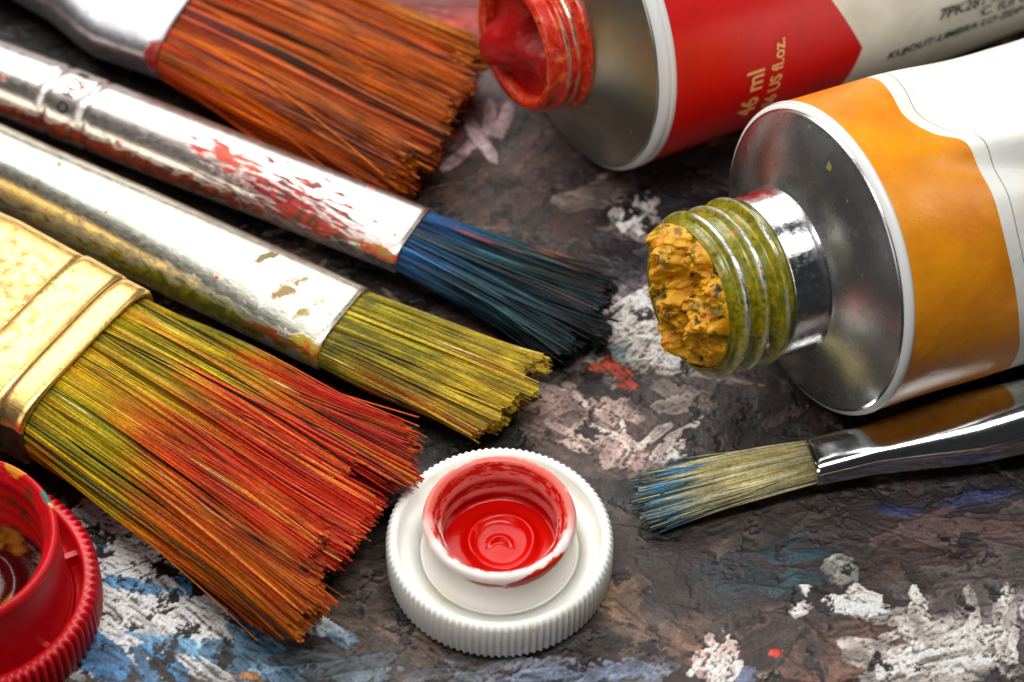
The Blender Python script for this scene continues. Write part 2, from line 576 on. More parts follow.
def metal_mat(name, tint, rough, patches=(), groove=0.0, aniso=0.0, spots=None, coat_noise=6.0, base_stain=None, met0=1.0):
    """bare metal with dried paint on it. uv: x = distance from the bristles, y = turn around the ferrule"""
    m, t = material(name)
    uv = t.coord('UV')
    ob = t.coord('Object')
    n1 = t.noise(t.map(uv, scale=(1.0, 5.0, 1)), coat_noise, 8, 0.62)
    n2 = t.noise(ob, 9, 6, 0.6)
    st = t.noise(t.map(t.map(uv, scale=(1.0, 2.4, 1)), rot=(0, 0, 0.6), scale=(1.3, 7.0, 1)), 3.0, 6, 0.6)
    scr = t.noise(t.map(uv, scale=(3.0, 90.0, 1)), 3.0, 5, 0.7)
    col = t.mix(t.step(n2, 0.4, 0.7), lin(tint), lin(tuple(x * 0.9 for x in tint)))
    met = met0
    rgh = t.step(scr, 0.3, 0.75, rough * 0.75, rough * 1.5)
    h = t.m('MULTIPLY', scr, 0.02)
    if base_stain:
        s_ = t.step(t.noise(t.map(uv, scale=(1, 3, 1)), 1.6, 8, 0.7), 0.45, 0.85, 0.0, 0.5)
        col = t.mix(s_, col, lin(base_stain))
    for (cx, cy, rx, ry, rot, nz, k, sh, ca, cb) in patches:
        nn = {'n': n1, 's': st, 'o': n2}[nz]
        mk = t.blob(uv, cx, cy, rx, ry, rot, nn, k, sh)
        cc = t.mix(t.step(n2, 0.42, 0.58), lin(ca), lin(cb))
        col = t.mix(mk, col, cc)
        met = t.m('MULTIPLY', met, t.m('SUBTRACT', 1.0, mk))
        rgh = t.lerp(mk, rgh, 0.42)
        h = t.m('MULTIPLY_ADD', mk, t.m('MULTIPLY_ADD', n1, 0.5, 0.35), h)
    if spots:
        vn = t.voronoi(t.map(uv, scale=(1.0, 2.6, 1)), spots[0])
        sp = t.m('MULTIPLY', t.step(vn, 0.10, 0.16, 1.0, 0.0), t.step(n2, 0.5, 0.55))
        col = t.mix(sp, col, t.mix(t.step(n1, .45, .55), lin(spots[1]), lin(spots[2])))
        met = t.m('MULTIPLY', met, t.m('SUBTRACT', 1.0, sp))
        h = t.m('MULTIPLY_ADD', sp, 0.4, h)
    t.set(color=col, metal=met, rough=rgh, aniso=aniso)
    t.set(normal=t.bump(h, 0.4, 0.02))
    return m


def bristle_mat(name, rough=0.5):
    m, t = material(name)
    c = t.attr('Col')
    n = t.noise(t.coord('Object'), 30, 4, 0.65)
    c2 = t.mix(t.step(n, 0.35, 0.7), t.mix(1.0, c, (0.62, 0.6, 0.58, 1), 'MULTIPLY'), c)
    t.set(color=c2, rough=rough, spec=0.16)
    t.set(normal=t.bump(n, 0.35, 0.01))
    return m


def wood_mat(name, c):
    m, t = material(name)
    n = t.noise(t.map(t.coord('Object'), scale=(1, 1, 6)), 3, 5, 0.6)
    t.set(color=t.mix(n, lin(c), lin(tuple(x * .7 for x in c))), rough=0.3, coat=0.4)
    return m


# ------------------------------------------------------------------ brushes
def superell(n, w, h, p):
    th = np.arange(n) / n * 2 * PI
    c, s = np.cos(th), np.sin(th)
    return w * np.sign(c) * np.abs(c) ** (2 / p), h * np.sign(s) * np.abs(s) ** (2 / p)


def make_bristles(name, mat, parent, A, T, U, W, w0, h0, w1, h1, n, colfn, rad=0.011, clumps=40, cl=0.3,
                  sub=220, scl=0.5, stray=0.03, wob=0.03, lenvar=0.05, sup=2.6, under=0.06, seg=12, fanp=1.0, seed=1, shear=0.0,
                  straylen=1.0):
    r = np.random.default_rng(seed)
    P = []
    while len(P) < n:
        q = r.uniform(-1, 1, (n, 2))
        q = q[np.abs(q[:, 0]) ** sup + np.abs(q[:, 1]) ** sup < 1]
        P.extend(q.tolist())
    P = np.array(P[:n])
    asp = w0 / max(h0, 1e-3)

    def assign(K):
        Cc = P[r.choice(n, K, replace=False)]
        d = ((P[:, None, 0] - Cc[None, :, 0]) * asp) ** 2 + (P[:, None, 1] - Cc[None, :, 1]) ** 2
        ix = d.argmin(1)
        cen = np.array([P[ix == k].mean(0) if (ix == k).any() else Cc[k] for k in range(K)])
        return ix, cen
    i1, c1 = assign(clumps)
    i2, c2 = assign(sub)
    off1 = r.normal(0, 1, (clumps, 2)) * np.array([0.05, 0.10])
    L1 = r.normal(0, lenvar, clumps)
    L2 = r.normal(0, lenvar * 0.5, sub)
    ln = 1 + L1[i1] + L2[i2] + r.normal(0, lenvar * 0.25, n) - under * (1 - P[:, 1]) * 0.5 - shear * P[:, 0]
    tt = np.linspace(0, 1, seg)
    st = r.random(n) < stray
    off = r.normal(0, 1, (n, 2)) * wob
    off[st] *= 5
    ln[st] *= straylen
    ph = r.uniform(0, 2 * PI, (n, 2))
    wv1 = r.normal(0, .035, (clumps, 2))
    wv2 = r.normal(0, .028, (sub, 2))
    pos = np.zeros((n, seg, 3))
    zdir = W
    for k, t in enumerate(tt):
        a = cl * t ** 1.6
        b = scl * t ** 1.2
        q = P * (1 - a) + (c1[i1] + off1[i1] * t) * a
        q = q * (1 - b) + (c2[i2] * (1 - a) + (c1[i1] + off1[i1] * t) * a) * b
        q = q + off * t ** 1.6 + 0.012 * np.sin(ph + t * 5) * np.array([1, 1.5]) * t + wv1[i1] * math.sin(PI * t) + wv2[i2] * math.sin(PI * min(1, t * 1.4)) * np.array([1, 2.0])
        wt = w0 + (w1 - w0) * t ** fanp
        ht = h0 + (h1 - h0) * t
        base = A[None, :] + (T - A)[None, :] * (t * ln)[:, None]
        pos[:, k] = base + U[None, :] * (q[:, 0] * wt)[:, None] + zdir[None, :] * (q[:, 1] * ht)[:, None]
    pos[:, :, 2] = np.maximum(pos[:, :, 2], 0.015 + 0.02 * r.random((n, 1)))
    # little triangular prisms, tapering
    ax = unit(T - A)
    ang = r.uniform(0, 2 * PI, n)
    rr = rad * np.clip(r.lognormal(0, .46, n), .5, 2.8)
    S = 4
    V = np.zeros((n, seg, S, 3))
    side = U
    upv = np.cross(ax, U)
    for s in range(S):
        aa = ang + s * 2 * PI / S
        d = np.cos(aa)[:, None] * side[None, :] + np.sin(aa)[:, None] * upv[None, :]
        tap = 1 - 0.35 * tt ** 2
        V[:, :, s] = pos + d[:, None, :] * (rr[:, None] * tap[None, :])[:, :, None]
    idx = np.arange(n * seg * S).reshape(n, seg, S)
    faces = []
    for s in range(S):
        s2 = (s + 1) % S
        faces.append(np.stack([idx[:, :-1, s], idx[:, :-1, s2], idx[:, 1:, s2], idx[:, 1:, s]], -1).reshape(-1, 4))
    faces.append(idx[:, -1, :].reshape(-1, 4))
    Fc = np.concatenate(faces)
    col = 0.9 * colfn(r, P, tt, i1, i2, clumps, sub, n, seg)      # (n,seg,3) linear
    # paint caked across neighbouring hairs
    ia = ((P[:, 0] * .5 + .5) * 330 * w0).astype(int)[:, None] + np.zeros((1, seg), int)
    ib = (tt[None, :] * 260 + 40 * seed).astype(int) + np.zeros((n, 1), int)
    bl = TEX[ib % TS, ia % TS]
    bl2 = TEX[(ib * 2 + 300) % TS, (ia * 2 + 500) % TS]
    col = col * np.clip(1 + .20 * bl, .5, 1.5)[..., None]
    ck = (sst(bl2, 1.0, 1.9) * .55)[..., None]
    col = col * (1 - ck) + (col.mean(axis=(0, 1)) * np.array([1.35, 1.3, 1.0])) * ck
    colv = np.repeat(col[:, :, None, :], S, 2)
    colv = np.concatenate([colv, np.ones((n, seg, S, 1))], -1).reshape(-1, 4)
    return mesh_obj(name, V.reshape(-1, 3), Fc, mat, parent, col=colv, smooth=False)


def LC(c):
    return np.array(lin(c)[:3])


def blend(a, b, f):
    return a * (1 - f[..., None]) + b * f[..., None]


def sst(x, lo, hi):
    t = np.clip((x - lo) / (hi - lo), 0, 1)
    return t * t * (3 - 2 * t)


def pal(r, idx, K, cols, p):
    """random palette colour per clump"""
    ch = r.choice(len(cols), K, p=p)[idx]
    own = r.random(len(idx)) < .45
    ch = np.where(own, r.choice(len(cols), len(idx), p=p), ch)
    return np.array([LC(c) for c in cols])[ch]


def ferrule(name, mat, parent, A, ax, U, W, stations, sup=2.6, n=96, closed_end=None, ncurve=10):
    """stations: (s, w, h, dz, p). s grows away from the bristles"""
    S = np.array(stations, float)
    ss = []
    for a, b in zip(S[:-1], S[1:]):
        k = max(2, int(abs(b[0] - a[0]) / 0.06))
        for q in range(k):
            ss.append(a + (b - a) * q / k)
    ss.append(S[-1])
    ss = np.array(ss)
    # inner lip at the bristle end
    rings, sv = [], []
    lip = ss[0].copy()
    for d, e in ((0.10, 0.05), (0.0, 0.035), (-0.012, 0.016)):
        q = lip.copy()
        cx, cy = superell(n, q[1] - e, q[2] - e, q[4])
        c = A + ax * (q[0] + d) + Z * q[3]
        rings.append(c[None] + cx[:, None] * U[None] + cy[:, None] * W[None])
        sv.append(q[0] + d)
    for q in ss:
        cx, cy = superell(n, q[1], q[2], q[4])
        c = A + ax * q[0] + Z * q[3]
        rings.append(c[None] + cx[:, None] * U[None] + cy[:, None] * W[None])
        sv.append(q[0])
    return loft(name, rings, sv, mat, parent, flip=True)


def brush(label, e1, e2, zc, f1, f2, zf, tipc, ztip, name='paint_brush', turn=None, hw=None):
    P1, P2 = at(*e1, zc), at(*e2, zc)
    A = (P1 + P2) / 2
    B = (at(*f1, zf) + at(*f2, zf)) / 2
    ax = unit(B - A)
    U = unit(np.cross(Z, ax))
    if U @ (P1 - A) < 0:
        U = -U
    W = unit(np.cross(ax, U))
    if W[2] < 0:
        W = -W
    T = at(*tipc, ztip)
    w = np.linalg.norm(P1 - P2) / 2
    if turn is not None:
        ax = np.array([-math.cos(math.radians(turn)), math.sin(math.radians(turn)), 0.0])
        U = np.array([-ax[1], ax[0], 0.0]) * -1
        if U[1] < 0:
            U = -U
        W = Z.copy()
        w = hw
        A = P2 + U * w
    root = empty(name, (float(A[0]), float(A[1]), 0.0), label, 'paint brush', 'paint brushes lying on the palette')
    return root, A, B, ax, U, W, T, w


def handle(root, mat, A, ax, U, W, s0, r0, L=9.0):
    st = [(0, r0 * .98), (.25, r0 * 1.0), (1.2, r0 * 1.15), (2.6, r0 * 1.12), (5, r0 * .8), (L - .6, r0 * .45), (L - .15, r0 * .38),
          (L, r0 * .2), (L + .03, 0.01)]
    prof = smooth_prof([(s0 + a, b) for a, b in st], 2)
    lathe('handle', prof, mat, root, A, ax, U, W, 40, flip=True)


# --- brush 4: the big flat one, yellow to red
root, A, B, ax, U, W, T, w = brush('big flat brush with wide cream gold ferrule and stiff yellow to red bristles',
                                   (148, 305), (29, 452), .62, (0, 224), (-119, 371), .66, (355, 540), .42)
w4 = w
m4 = metal_mat('brass ferrule', (240, 200, 122), 0.33,
               [(0.288, 0.25, .012, 1.5, 0, 'n', .1, 30, (120, 78, 30), (90, 60, 26)),
                (0.787, 0.25, .014, 1.5, 0, 'n', .1, 30, (130, 84, 30), (96, 60, 26)),
                (0.2, 0.50, 1.2, 0.05, 0, 'n', .8, 4, (60, 62, 26), (30, 32, 24)),  # shaded turn of the rounded lower-left edge, painted green-black
                (1.3, 0.30, 0.7, 0.12, 0, 'o', 4.5, 1.0, (216, 160, 84), (200, 140, 70))],
               base_stain=(204, 132, 44), met0=1.0)
h = .46
ferrule('ferrule', m4, root, A, ax, U, W,
        [(0, w, h, 0, 3.6), (.02, w + .012, h + .012, 0, 4), (.27, w + .012, h + .012, 0, 4), (.285, w - .012, h - .012, 0, 4), (.31, w + .02, h + .02, 0, 4),
         (.5, w + .026, h + .026, 0, 4), (.76, w + .03, h + .034, 0, 4), (.785, w - .01, h - .004, 0, 4), (.81, w + .012, h + .016, 0, 4),
         (1.6, w + .02, h + .03, 0, 4), (2.6, w * .97, h + .02, 0, 3.4), (3.4, w * .86, h * .95, 0, 3)])
hm = wood_mat('varnished wood', (120, 60, 24))
# flat handle
ferr_s = [(3.3, w * .84, h * .8, 0, 3), (4.5, w * .8, h * .85, 0, 2.6), (6.5, w * .45, h * .9, 0, 2.2), (9.0, w * .38, h * .95, 0, 2.1), (12, w * .5, h * .8, 0, 2.1), (12.2, w * .3, h * .4, 0, 2.1), (12.22, .01, .01, 0, 2)]
ferrule('handle', hm, root, A, ax, U, W, ferr_s)


def col4(r, P, tt, i1, i2, K1, K2, n, seg):
    t = tt[None, :] + r.normal(0, 0.05, n)[:, None] + r.normal(0, 0.07, K1)[i1][:, None]
    lat = P[:, 0][:, None]
    yel = pal(r, i2, K2, [(205, 176, 22), (172, 156, 18), (140, 134, 16), (200, 150, 20), (84, 84, 20)], [.3, .26, .2, .16, .08])
    yel = yel * r.uniform(.75, 1.2, (n, 1))
    orr = pal(r, i2, K2, [(214, 100, 14), (196, 70, 12), (226, 130, 24), (156, 56, 10)], [.34, .3, .2, .16])
    red = pal(r, i2, K2, [(206, 44, 14), (184, 32, 12), (220, 76, 24), (120, 20, 8), (236, 144, 50)], [.33, .27, .2, .14, .06])
    brn = pal(r, i2, K2, [(190, 86, 12), (206, 114, 16), (130, 50, 10), (172, 62, 12)], [.3, .25, .2, .25])
    e = 0.40 + 0.03 * lat
    c = blend(yel[:, None, :], orr[:, None, :], sst(t, e - .12, e + .06))
    c = blend(c, red[:, None, :], sst(t, e + .02, e + .22) * sst(lat, -.85, -.35))
    c = blend(c, brn[:, None, :], sst(t, e + .02, e + .2) * (1 - sst(lat, -.85, -.35)))
    # dark tarry streaks and cream dried paint
    dk = r.random(n) < 0.045
    c[dk] = LC((16, 20, 20)) * r.uniform(.5, 1.2, (dk.sum(), 1, 1))
    k2 = r.random(K2) < 0.035
    dd = k2[i2][:, None] * sst(t, .02, .08) * (1 - sst(t, .7, .85))
    c = blend(c, np.broadcast_to(LC((16, 22, 24)), c.shape), dd * .9)
    cr = r.random(n) < 0.06
    s0 = r.uniform(.1, .9, n)[:, None]
    f = cr[:, None] * (np.abs(tt[None, :] - s0) < .09)
    c = blend(c, np.broadcast_to(LC((240, 214, 130)), c.shape), f * 1.0)
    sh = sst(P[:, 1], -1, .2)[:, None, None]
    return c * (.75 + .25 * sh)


bm4 = bristle_mat('stiff hog bristle')
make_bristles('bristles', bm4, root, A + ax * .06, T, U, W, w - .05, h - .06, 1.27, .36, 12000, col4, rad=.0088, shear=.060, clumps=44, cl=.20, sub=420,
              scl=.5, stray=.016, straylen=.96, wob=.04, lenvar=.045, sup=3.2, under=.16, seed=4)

# --- brush 3: olive
root, A, B, ax, U, W, T, w = brush('narrow flat brush with olive stained silver ferrule and olive yellow bristles',
                                   (366, 293), (321, 366), .40, (0, 124), (0, 212), .46, (518, 402), .32)
m3 = metal_mat('tin ferrule', (222, 220, 204), 0.30,
               [(1.6, 0.48, 2.6, 0.085, 0, 'n', 2.4, 1.6, (132, 122, 20), (84, 88, 24)),
                (0.05, 0.44, 0.35, 0.07, 0, 'n', 2.2, 5, (196, 66, 28), (170, 150, 30)),
                (0.5, 0.46, 0.4, 0.035, 0, 'n', 2.0, 5, (150, 60, 24), (120, 90, 30)),
                (0.62, 0.27, 0.16, 0.05, 0.4, 'o', 3.6, 1.3, (110, 100, 20), (140, 104, 50)),
                (1.0, 0.20, 0.10, 0.022, 0.4, 'o', 3.0, 4, (96, 96, 10), (120, 90, 10)),
                (0.35, 0.30, 0.14, 0.04, 0.4, 'o', 3.4, 1.2, (120, 104, 20), (150, 130, 60))],
               spots=(3.4, (206, 160, 40), (200, 60, 50)))
ferrule('ferrule', m3, root, A, ax, U, W, [(0, w, .25, 0, 2.8), (.5, w * .98, .29, 0, 2.7), (1.4, w * .93, .36, .0, 2.4), (2.6, .46, .42, 0, 2.1),
                                            (3.7, .425, .425, 0, 2), (5.6, .40, .40, 0, 2)])
handle(root, wood_mat('green lacquer handle', (60, 70, 40)), A, ax, U, W, 5.4, .385)


def col3(r, P, tt, i1, i2, K1, K2, n, seg):
    t = tt[None, :] + r.normal(0, .06, n)[:, None]
    a = pal(r, i2, K2, [(166, 152, 34), (138, 128, 30), (104, 98, 26), (196, 168, 44), (120, 96, 44)], [.3, .27, .17, .16, .10])
    b = pal(r, i2, K2, [(190, 164, 36), (206, 170, 44), (150, 132, 30), (176, 112, 32)], [.4, .25, .23, .12])
    c = blend(a[:, None, :] * r.uniform(.75, 1.2, (n, 1, 1)), b[:, None, :], sst(t, .4, .8))
    k = (r.random(K2) < .10)[i2][:, None] * sst(t, .15, .3)
    c = blend(c, np.broadcast_to(LC((196, 78, 34)), c.shape), k * .85)
    side = sst(-P[:, 0], .5, .9)[:, None] * sst(t, .1, .4) * .6
    c = blend(c, np.broadcast_to(LC((180, 96, 30)), c.shape), side * .45)
    dk = r.random(n) < .05
    c[dk] = c[dk] * .3
    cr = (r.random(n) < .03)[:, None] * (np.abs(tt[None, :] - r.uniform(.1, 1, n)[:, None]) < .08)
    return blend(c, np.broadcast_to(LC((232, 214, 140)), c.shape), cr * 1.0)


bm3 = bristle_mat('paint caked bristle', .38)
make_bristles('bristles', bm3, root, A + ax * .05, T, U, W, w - .04, .21, .56, .24, 7500, col3, rad=.0085, clumps=26, cl=.4, sub=170, scl=.6,
              stray=.02, wob=.03, lenvar=.028, sup=2.8, under=.10, seed=3)

# --- brush 2: blue
root, A, B, ax, U, W, T, w = brush('narrow brush with red smeared silver ferrule and dark blue bristles',
                                   (431, 213), (396, 269), .42, (0, 40), (0, 115), .46, (596, 322), .26)
m2 = metal_mat('plated ferrule', (226, 214, 208), 0.30,
               [(1.30, 0.37, 0.62, 0.10, 0.0, 's', 7.5, 2.6, (160, 20, 6), (100, 18, 8)),
                (0.95, 0.43, 0.5, 0.07, 0, 'n', 3.2, 2.4, (176, 44, 24), (96, 50, 24)),
                (0.15, 0.43, 0.35, 0.05, 0, 'n', 3.0, 6, (200, 50, 34), (130, 120, 40)),
                (2.2, 0.02, 3.2, 0.05, 0, 'n', 2.0, 5, (206, 70, 34), (190, 48, 26)),
                (3.4, 0.50, 2.6, 0.06, 0, 'n', 2.4, 3, (150, 60, 30), (90, 40, 24)),
                (2.1, 0.30, 0.4, 0.05, 0, 's', 5.2, 2.2, (204, 70, 44), (190, 60, 40))],
               spots=(3.0, (204, 84, 50), (190, 60, 44)), base_stain=(220, 196, 184))
ferrule('ferrule', m2, root, A, ax, U, W,
        [(0, w, .19, 0, 2.8), (.5, w * .98, .23, 0, 2.7), (1.6, w * .9, .33, 0, 2.3), (2.8, .39, .375, 0, 2), (3.70, .385, .385, 0, 2),
         (3.76, .355, .355, 0, 2), (3.82, .385, .385, 0, 2), (4.18, .39, .39, 0, 2), (4.24, .36, .36, 0, 2), (4.30, .388, .388, 0, 2), (5.8, .37, .37, 0, 2)])
handle(root, wood_mat('red brown handle', (96, 34, 20)), A, ax, U, W, 5.6, .355)
B2 = (root, A, ax, U, W)


def col2(r, P, tt, i1, i2, K1, K2, n, seg):
    t = tt[None, :] + r.normal(0, .07, n)[:, None]
    a = pal(r, i2, K2, [(28, 82, 142), (20, 60, 106), (50, 108, 146), (14, 38, 70), (60, 92, 92)], [.3, .25, .15, .2, .1])
    b = pal(r, i2, K2, [(26, 70, 84), (16, 44, 54), (44, 96, 104), (14, 28, 34)], [.3, .3, .15, .25])
    d = pal(r, i2, K2, [(22, 28, 28), (14, 18, 20), (30, 44, 44), (60, 40, 28)], [.35, .35, .2, .1])
    c = blend(a[:, None, :] * r.uniform(.7, 1.2, (n, 1, 1)), b[:, None, :], sst(t, .12, .42))
    c = blend(c, d[:, None, :], sst(t, .6, .95))
    k = (r.random(K2) < .05)[i2][:, None] * (np.abs(t - r.uniform(.2, .95, K2)[i2][:, None]) < .1)
    c = blend(c, np.broadcast_to(LC((190, 80, 36)), c.shape), k * .8)
    up = sst(P[:, 0], .7, .95)[:, None] * (np.abs(t - .72) < .09)
    return blend(c, np.broadcast_to(LC((206, 110, 30)), c.shape), up * .8)


bm2 = bristle_mat('blue soaked bristle', .36)
make_bristles('bristles', bm2, root, A + ax * .05, T, U, W, w - .03, .16, .60, .22, 7000, col2, rad=.0085, clumps=18, cl=.5, sub=120, scl=.6,
              stray=.03, wob=.04, lenvar=.04, sup=2.6, under=.04, seed=22)

# --- brush 1: orange brown, top left
root, A, B, ax, U, W, T, w = brush('wide flat brush with orange brown bristles and red rimmed ferrule',
                                   (198, -62), (156, 70), .50, (137, -106), (97, 30), .52, (447, 125), .42, turn=24, hw=1.0)
m1 = metal_mat('steel ferrule', (168, 166, 170), 0.40,
               [(0.03, 0.44, 0.12, 0.07, 0, 'n', 1.2, 6, (150, 24, 8), (120, 20, 8)),
                (0.02, 0.18, 0.08, 0.05, 0, 'n', 1.2, 6, (150, 24, 8), (120, 20, 8))])
h = .34
ferrule('ferrule', m1, root, A, ax, U, W,
        [(0, w, h, 0, 3.2), (.10, w + .003, h + .003, 0, 3.2), (.14, w, h, 0, 3.2), (.78, w * .99, h * 1.05, 0, 3), (1.0, w * .93, h * 1.1, 0, 2.7),
         (1.5, w * .72, h * 1.2, 0, 2.3), (2.4, .5, .45, 0, 2), (4.4, .43, .43, 0, 2)])
handle(root, wood_mat('amber handle', (150, 84, 30)), A, ax, U, W, 4.2, .41)


def col1(r, P, tt, i1, i2, K1, K2, n, seg):
    t = tt[None, :] + r.normal(0, .06, n)[:, None]
    a = pal(r, i2, K2, [(196, 88, 10), (160, 58, 8), (112, 38, 6), (212, 108, 14), (60, 24, 8)], [.3, .26, .18, .14, .12])
    c = np.repeat((a * r.uniform(.7, 1.2, (n, 1)))[:, None, :], seg, 1)
    rd = pal(r, i2, K2, [(200, 48, 14), (170, 60, 14), (110, 70, 20), (130, 50, 12)], [.4, .3, .1, .2])
    c = blend(c, rd[:, None, :], (1 - sst(t, .06, .42)) * (r.random(n) < .6)[:, None])
    c = blend(c, np.broadcast_to(LC((196, 128, 30)), c.shape), sst(P[:, 0], .55, .95)[:, None] * sst(t, .5, .9) * .6)
    return c


bm1 = bristle_mat('orange soaked bristle', .4)
make_bristles('bristles', bm1, root, A + ax * .06, T, U, W, w - .04, h - .04, 1.12, .36, 10500, col1, rad=.009, clumps=36, cl=.22, sub=260, scl=.55,
              stray=.02, wob=.05, lenvar=.03, sup=3.4, under=.05, seed=14, shear=.02)

# --- brush 5: small, cream with blue tips
root, A, B, ax, U, W, T, w = brush('small brush with silver ferrule and blue tipped cream bristles in front of the yellow tube',
                                   (799, 445), (823, 480), .24, (1024, 382), (1024, 452), .36, (652, 500), .16)
m5 = metal_mat('polished ferrule', (226, 228, 226), 0.10, [], aniso=0.0)
ferrule('ferrule', m5, root, A, ax, U, W, [(0, w, .15, 0, 3.4), (.6, w * 1.02, .19, 0, 3.2), (1.6, .36, .28, 0, 2.6), (2.4, .36, .33, 0, 2.2), (4.6, .36, .36, 0, 2)])
handle(root, wood_mat('dark handle', (40, 24, 18)), A, ax, U, W, 4.4, .34, 8)


def col5(r, P, tt, i1, i2, K1, K2, n, seg):
    t = tt[None, :] + r.normal(0, .05, n)[:, None]
    a = pal(r, i2, K2, [(222, 210, 156), (206, 190, 124), (236, 228, 190), (168, 150, 86)], [.35, .3, .2, .15])
    c = np.repeat((a * r.uniform(.75, 1.1, (n, 1)))[:, None, :], seg, 1)
    c = blend(c, np.broadcast_to(LC((96, 74, 26)), c.shape), (1 - sst(t, .0, .16)) * .85)
    bl = pal(r, i2, K2, [(30, 124, 186), (26, 96, 120), (70, 156, 200), (44, 66, 66), (206, 194, 140)], [.2, .17, .1, .13, .4])
    c = blend(c, bl[:, None, :], sst(t, .64, .76) * (.95))
    dk = pal(r, i2, K2, [(30, 50, 56), (70, 66, 44), (40, 110, 150)], [.4, .3, .3])
    return blend(c, dk[:, None, :], sst(t, .9, 1.0) * .8)


bm5 = bristle_mat('soft cream bristle', .4)
make_bristles('bristles', bm5, root, A + ax * .05, T, U, W, w - .02,   .12, .31, .13, 5000, col5, rad=.0068, clumps=14, cl=.3, sub=90, scl=.45,
              stray=.04, wob=.05, lenvar=.06, sup=2.6, under=.05, seed=51)


# ------------------------------------------------------------------ caps
def cap_mats():
    m, t = material('white plastic')
    ob = t.coord('Object')
    n = t.noise(ob, 5, 5, 0.6)
    c = t.mix(t.step(n, .5, .75), lin((242, 240, 234)), lin((236, 230, 206)))
    sp = t.m('MULTIPLY', t.step(t.noise(t.map(ob, (3, 1, 2)), 24, 3, .6), .64, .70), t.step(t.noise(ob, 1.4, 2), .5, .6))
    c = t.mix(sp, c, lin((222, 196, 90)))
    t.set(color=c, rough=.38, sss=.25)
    t.b.inputs['Subsurface Radius'].default_value = (.25, .22, .18)
    t.b.inputs['Subsurface Scale'].default_value = .4
    t.set(normal=t.bump(t.noise(ob, 14, 3), .12, .02))
    return m


white_pl = cap_mats()


def cap(label, c, R, H, ri, ro_top, teeth, depth, mat, ringmat, ring_in, ring_out, ztop, floor, paint_z, paintmat, tooth_sharp, ribs, name='screw_cap'):
    root = empty(name, (float(c[0]), float(c[1]), 0.0), label, 'cap', 'upturned tube caps')
    C0 = np.array([c[0], c[1], 0.0])
    n = teeth * 8
    # outer knurled skirt
    prof = [(.0, R * .80), (.0, R - .05), (.03, R - .015), (.07, R), (H * .5, R + .004), (H - .05, R), (H - .012, R - .02), (H, R - .055),
            (H, ri + .03), (H - .01, ri + .008), (H - .05, ri), (floor + .05, ri - .015), (floor + .01, ri - .04), (floor, ri - .08)]
    P = np.array(prof)

    def mod(th, k, s, r):
        f = 0.0
        if r > R - .03 and s > .02:
            f = 1.0
        if s >= H - .02 and r > R - .06:
            f = .75
        w = np.cos(th * teeth)
        w = np.sign(w) * np.abs(w) ** tooth_sharp
        return np.zeros_like(th), r + f * depth * (w * .5 + .0)
    lathe('knurled_skirt', P, mat, root, C0, Z, X, Y, n, mod)
    # floor disc
    lathe('base_disc', [(floor, ri - .02), (floor + .004, ri - .2), (floor + .004, ring_out + .04), (floor + .02, ring_out - .0), (floor + .02, .02)], mat, root, C0, Z, X, Y, 128)
    for a in ribs:
        d = np.array([math.cos(a), math.sin(a), 0])
        q = np.array([-d[1], d[0], 0])
        V, tck = [], .03
        for rr in (ring_out - .03, ri + .02):
            for sg in (-1, 1):
                for z in (floor - .05, floor + .16):
                    V.append(C0 + d * rr + q * sg * tck + Z * z)
        mesh_obj('rib', V, [(0, 1, 3, 2), (4, 6, 7, 5), (0, 4, 5, 1), (2, 3, 7, 6), (1, 5, 7, 3), (0, 2, 6, 4)], mat, root, smooth=False)
    # inner collar with thread ridges inside
    pr = [(floor - .02, ring_out + .02), (floor + .05, ring_out), (ztop - .16, ring_out - .012), (ztop - .07, ring_out + .006), (ztop - .02, ring_out - .012), (ztop, ring_out - .05),
          (ztop, ring_in + .06), (ztop - .015, ring_in + .02), (ztop - .05, ring_in)]
    pr = list(map(tuple, smooth_prof(pr, 2)))
    z = ztop - .06
    k = 0
    while z > paint_z - .15:
        rr = ring_in - .012 - .045 * (0.5 - 0.5 * math.cos(k * 2 * PI / 9))
        pr.append((z, rr - (ztop - z) * .05))
        z -= .021
        k += 1
    col = lathe('collar', pr, ringmat, root, C0, Z, X, Y, 160)
    # paint pool with swirl
    nr, na = 46, 120
    rings = []
    for i in range(nr):
        r = (ring_in - .02) * (1 - i / (nr - 1)) + .001
        th = np.arange(na) / na * 2 * PI
        fr = r / ring_in
        sw = .050 * np.exp(-((fr - .50) / .085) ** 2) * (1 + .3 * np.sin(th * 2 + 1)) * 0 \
            + .050 * np.exp(-((fr - .50 - .05 * np.cos(th - 1)) / .075) ** 2) * (1 + .35 * np.sin(th * 2 + 1)) \
            + .045 * np.exp(-((np.hypot(fr * np.cos(th), fr * np.sin(th) + .05) - .17) / .05) ** 2) * np.clip(np.sin(th) * .8 + .3, 0, 1)
        edge = .05 * max(0, fr - .86) / .14
        zz = paint_z + sw + edge + fr * (.006 * np.sin(th * 3 + fr * 5) + .010 * np.sin(th + fr * 3))
        rings.append(np.stack([C0[0] + r * np.cos(th), C0[1] + r * np.sin(th), zz], -1))
    loft('paint_residue', rings, np.linspace(0, 1, nr), paintmat, root)
    return root


